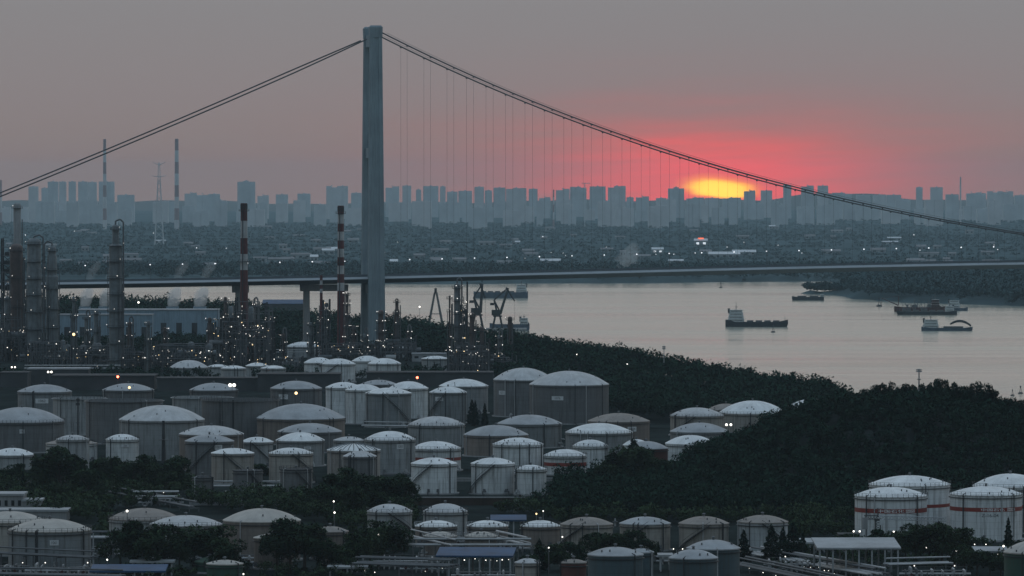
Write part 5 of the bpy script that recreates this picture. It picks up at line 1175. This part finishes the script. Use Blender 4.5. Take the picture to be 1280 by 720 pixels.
rd_ = random.Random(23); fl = sorted([(689, 316), (707, 319.5), (704, 316.5), (820, 318), (869, 316.5), (134, 268), (192, 291.5), (93, 289), (389, 260), (1247, 312), (1150, 313), (930, 303), (497, 303), (270, 330), (20, 287)] + [(rd_.uniform(0, 1280), rd_.uniform(290, 335)) for _ in range(14)])
for i, (px, py) in enumerate(fl):
    h = 9.0; Y = (CZ - 5 - h)*F/(py - HY); root = thing('street_lamp', 'tiny white light on the hazy far plain, %s from the left' % nth(i + 1), 'lamp', (PX(px, Y), Y, 5), 'lights on the far plain')
    MB().cyl((0, 0, -1), (0, 0, h), .3, .2, 5).build('pole', 'steel', root); MB().ball((0, -.4, h + .3), rd_.uniform(.4, .8)*Y/8000, 6, 4).build('lamp_head', 'lamp_far', root)
steam([(PX(778, 7000) + j*2.5, 7000, 4 + j*7) for j in range(7)], [10, 14, 13, 16, 14, 11, 5], 'thin smoke drifting over the far shore right of mid picture', .02)

# ------------------------------------------------------------------ ships and river things
def hull(L, B, fb, sheer, bow=1, low=None):
    """lofted hull along x, bow at +x*bow; returns MB"""
    b = MB(); secs = []
    for t in np.linspace(0, 1, 13):
        x = (t - .5)*L*bow; hb = B/2*(1 - max(0, (t - .78)/.22)**2.2*.97)*(1 - max(0, (.08 - t)/.08)*.25); zt = fb + sheer*max(0, (t - .8)/.2)**1.5 + (low or 0)*max(0, (.16 - t)/.16)**.5
        fl = .72 if t > .8 else .92
        secs.append([(x, -hb, zt), (x, -hb*.98, zt*.4), (x - .02*L*bow*max(0, (t - .8)/.2), -hb*fl, -.8), (x - .02*L*bow*max(0, (t - .8)/.2), hb*fl, -.8), (x, hb*.98, zt*.4), (x, hb, zt)])
    b.loft(secs); return b
def ship(px0, px1, yb, label, bow, hm='hull', house_t=.14, tiers=3, hw=.2, hh=2.6, mast_h=7, fb=3.2, sheer=1.6, hatches=3, B=None, name='cargo_ship', rz=0.0, funnel=True, low=1.0, super_m='ship_white'):
    Y = (CZ)*F/(yb - HY); L = (px1 - px0)*Y/F/math.cos(rz); B = B or L*.17
    root = thing(name, label, 'ship', (PX((px0 + px1)/2, Y), Y, 0), None, rz)
    hull(L, B, fb, sheer, bow, low).build('hull', hm, root, 40)
    X = lambda t: (t - .5)*L*bow
    MB().box((X(.5), 0, fb + .06), (L*.9, B*.86, .12)).build('deck', 'steel', root)
    z = fb + .1; w = L*hw; 
    for j in range(tiers):
        wj = w*(1 - .07*j); MB().box((X(house_t) - .03*L*bow*0 + bow*(-.0), 0, z + hh/2), (wj, B*(.86 - .1*j), hh)).build('deckhouse', super_m, root)
        MB().box((X(house_t), -B*(.43 - .05*j) - .05, z + hh*.6), (wj*.8, .12, hh*.17)).build('window_band', 'glass_dark', root)
        MB().box((X(house_t), 0, z + hh + .1), (wj*1.12, B*(.92 - .1*j), .2)).build('deck_edge', 'ship_white', root); z += hh + .2
    if tiers:
        b = MB(); b.cyl((X(house_t), 0, z), (X(house_t), 0, z + mast_h), .3, .12, 6).box((X(house_t), 0, z + mast_h*.6), (.3, 3, .25)).box((X(house_t), 0, z + mast_h*.35), (2.2, .5, .4)).build('mast', 'steel', root)
        if funnel: MB().cyl((X(house_t - hw*.42), 0, z - hh*1.3), (X(house_t - hw*.45), 0, z + 1.2), 1.1, .9, 10).build('funnel', 'hull', root)
    for j in range(hatches):
        t = house_t + hw*.6 + (0.88 - house_t - hw*.6)*(j + .5)/hatches; MB().box((X(t), 0, fb + .75), (L*(.8 - house_t - hw*.5)/hatches*.8, B*.6, 1.3)).build('hatch', 'steel', root)
    b = MB(); b.cyl((X(.95), 0, fb + sheer*.7), (X(.95), 0, fb + sheer + mast_h*.5), .18, .1, 5)
    for t in np.linspace(.2, .92, 16): b.box((X(t), -B*.46, fb + .6), (.1, .1, 1.1))
    b.box((X(.56), -B*.46, fb + 1.15), (L*.72, .08, .1)).build('rail_and_foremast', 'steel', root)
    return root, L, X, fb
ship(907, 985, 408.5, 'dark cargo ship with white deckhouse aft, nearest large ship in mid river', 1, house_t=.17, tiers=4, hw=.26, hh=2.4, fb=4.2, sheer=2.2, hatches=4, low=2.0, rz=-.06)
ship(990, 1030, 375.5, 'empty dark barge beside the wooded spit', -1, house_t=.06, tiers=1, hw=.1, fb=3.6, sheer=1.0, hatches=2, name='barge', mast_h=2, funnel=False)
ship(592, 660, 372.5, 'long grey ship far out, just right of the lattice column', -1, 'hull_blue', house_t=.12, tiers=3, hw=.2, hh=2.6, fb=6.2, sheer=1.2, hatches=5)
ship(1152, 1216, 413.5, 'river work boat with a black arched hose on its foredeck', 1, 'hull_blue', house_t=.18, tiers=3, hw=.3, hh=2.1, fb=2.4, sheer=1.0, hatches=1, name='work_boat', mast_h=6)
ro = bpy.data.objects['work_boat']; b = MB()
b.tube([(21*t - 1.0 + 1, -1.5, 2.4 + 6.2*math.sin(math.pi*t)**.7) for t in np.linspace(.12, .95, 12)], .75, 7).tube([(21*t, 1.8, 2.4 + 5.0*math.sin(math.pi*t)**.7) for t in np.linspace(.2, .9, 10)], .4, 6).build('arched_hose', 'hull', ro)
# moored sand dredgers by the far wooded shore
r1 = ship(1121, 1196, 393.5, 'front rusty sand dredger moored below the far wood, cluttered deck', -1, 'hull', house_t=.12, tiers=2, hw=.14, hh=2.4, fb=3.0, sheer=.8, hatches=5, name='sand_dredger', mast_h=6)
r2 = ship(1118, 1182, 389.5, 'reddish sand dredger lying behind the front rusty one', 1, 'ship_red', house_t=.8, tiers=3, hw=.16, hh=2.3, fb=4.2, sheer=1.0, hatches=3, name='sand_dredger', mast_h=7, super_m='ship_red')
ship(1181, 1210, 388.5, 'small white-decked launch right of the sand dredgers', 1, 'hull_blue', house_t=.4, tiers=3, hw=.5, hh=2.3, fb=2.6, sheer=1.2, hatches=0, name='launch', mast_h=4)
for root, L, X, fb in (r1, r2):
    b = MB(); rd_ = random.Random(root.name)
    for j in range(9):
        t = rd_.uniform(.25, .9); x = X(t); b.box((x, rd_.uniform(-2, 2), fb + 1.2), (rd_.uniform(1.5, 4), 2.5, rd_.uniform(1.5, 4.5)))
        b.cyl((x, 0, fb), (x + rd_.uniform(-5, 5), 0, fb + rd_.uniform(5, 11)), .3, .2, 5)
    b.build('deck_gear', 'steel', root)['kind'] = 'stuff'
x_ = r2[2](.02); b = MB(); b.cyl((x_ + 3, 0, 6), (x_ - 13, 0, 13), .6, .35, 5).cyl((x_ + 3, 0, 6), (x_ + 3, 0, 15), .4, n=5).cyl((x_ + 3, 0, 15), (x_ - 13, 0, 13), .15, n=4).cyl((x_ - 13, 0, 13), (x_ - 13.5, 0, 4), .2, n=4).build('boom', 'ship_red', r2[0])
ship(612, 662, 413.5, 'dark ship moored at the wharf under the crane hook', 1, 'hull_blue', house_t=.86, tiers=2, hw=.2, hh=2.4, fb=5.5, sheer=.6, hatches=2, mast_h=3, name='moored_ship')
def buoy(px, yb, s, label):
    Y = CZ*F/(yb - HY); root = thing('buoy', label, 'buoy', (PX(px, Y), Y, 0), 'channel buoys'); 
    MB().lathe([(.01, -.5), (2.0*s, -.3), (2.2*s, .6*s), (1.2*s, 1.1*s), (.5*s, 1.2*s)], 12).build('float', 'hull', root, 40)
    b = MB()
    for i in range(3): a = i*2.09; b.cyl((1.1*s*math.cos(a), 1.1*s*math.sin(a), 1.0*s), (.25*s*math.cos(a), .25*s*math.sin(a), 5.2*s), .16*s, n=4)
    b.build('cage', 'hull', root); MB().lathe([(.01, 5.0*s), (.6*s, 5.2*s), (.6*s, 6.2*s), (.01, 6.6*s)], 8).build('top_mark', 'hull', root)
buoy(966.5, 415.5, .9, 'dark buoy just below the bow of the nearest cargo ship')
buoy(901, 359.5, 1.0, 'dark buoy far out left of the barge')
buoy(1099, 383, 1.4, 'dark marker left of the sand dredgers')
buoy(1276, 492, .7, 'buoy at the right edge just above the hill crest')
buoy(1266, 494.5, .55, 'smaller buoy left of the right edge buoy')
# wharf and its cranes
YW = 4230.0
wb = thing('wharf', 'dark wharf deck hidden behind riverside trees under the cranes', 'wharf', (PX(600, YW), YW, 0))
MB().box((0, 0, 5.2), (76, 16, 1.6)).build('deck', 'concrete', wb)
for i in range(6): MB().cyl((-36 + i*14.4, -5, -2), (-36 + i*14.4, -5, 4.4), .6, n=8).build('pile', 'concrete', wb)
MB().box((-33, -63, 5.2), (8, 110, 1.4)).build('access_deck', 'concrete', wb)
def wharf_crane(px, ytop, label, lean, reach, m='steel_dark', mouse=False):
    root = thing('wharf_crane', label, 'crane', (PX(px, YW), YW, 6.0), 'cranes on the wharf'); h = PZ(ytop, YW) - 6; s = h/40.0
    b = MB()
    for x in (-4, 4):
        for y in (-4, 4): b.cyl((x*s*1.2, y*s, 0), (x*s*.6, y*s*.6, 12*s), 1.0*s, n=6)
    b.box((0, 0, 12*s), (9*s, 8*s, 1.2*s)).build('portal', m, root)
    MB().box((-1.5*s, 0, 15.5*s), (9*s, 6*s, 5.5*s)).build('machine_house', m, root)
    b = MB()
    for y in (-2, 2): b.cyl((-1*s, y*s, 17*s), (-3.5*s*lean, y*.5*s, 28*s), 1.0*s, n=5).cyl((2*s, y*s, 17*s), (-3.5*s*lean, y*.5*s, 28*s), .8*s, n=5)
    b.box((-5.5*s*lean, 0, 24*s), (4*s, 3*s, 2.4*s)).build('a_frame', m, root)
    tip = (reach*.62*s, 0, 40*s); b = MB()
    for y in (-1, 1): b.cyl((2.5*s*lean, y*1.6*s, 14*s), (tip[0], y*.5*s, tip[2]), 1.5*s, .95*s, 6)
    b.cyl((-3.5*s*lean, 0, 28*s), (tip[0]*.96, 0, tip[2]), .7*s, n=5).build('boom', m, root)
    b = MB()
    for y in (-.5, .5): b.cyl((tip[0] - 2*s*lean, y*s, tip[2] + .5*s), (tip[0] + reach*.38*s, y*s, 27*s), 1.1*s, .8*s, 6)
    b.build('fly_jib', m, root)
    MB().cyl((tip[0] + reach*.38*s, 0, 27*s), (tip[0] + reach*.38*s, 0, 6*s), .09, n=4).build('hoist_rope', m, root)
wharf_crane(597, 355, 'left portal crane on the wharf with a steep boom and drooping jib', 1, 7)
wharf_crane(622, 360, 'right portal crane on the wharf with a long slanting boom', 1, 17)
def a_frame(px, ytop, label):
    root = thing('gantry_crane', label, 'crane', (PX(px, YW), YW, 4.0), 'cranes on the wharf'); h = PZ(ytop, YW) - 4; b = MB()
    for x in (-1, 1): b.cyl((x*6.5, 0, 0), (x*.7, 0, h - 3), 1.1, .8, 6)
    b.box((0, 0, h*.4), (8.5, .6, .6)).build('legs', 'steel', root); MB().box((0, 0, h - 1.5), (2.0, 2.2, 4)).build('head', 'steel_dark', root)
a_frame(544.5, 361, 'pale A-shaped crane on the bank left of the thin mast column')

# ------------------------------------------------------------------ haze
hz = bpy.data.materials.new('haze'); hz.use_nodes = True; N = hz.node_tree.nodes
for n in list(N): N.remove(n)
o_ = N.new('ShaderNodeOutputMaterial'); v = N.new('ShaderNodeVolumePrincipled'); hz.node_tree.links.new(v.outputs[0], o_.inputs['Volume'])
v.inputs['Color'].default_value = (.68, .89, 1.0, 1); v.inputs['Density'].default_value = 2.2e-5; v.inputs['Anisotropy'].default_value = 0.1
hb = MB().box((0, 14700, 127), (9000, 30000, 266)).build('haze', hz); tag(hb, 'blue-grey dusk haze over river and city', 'haze', None, 'stuff')
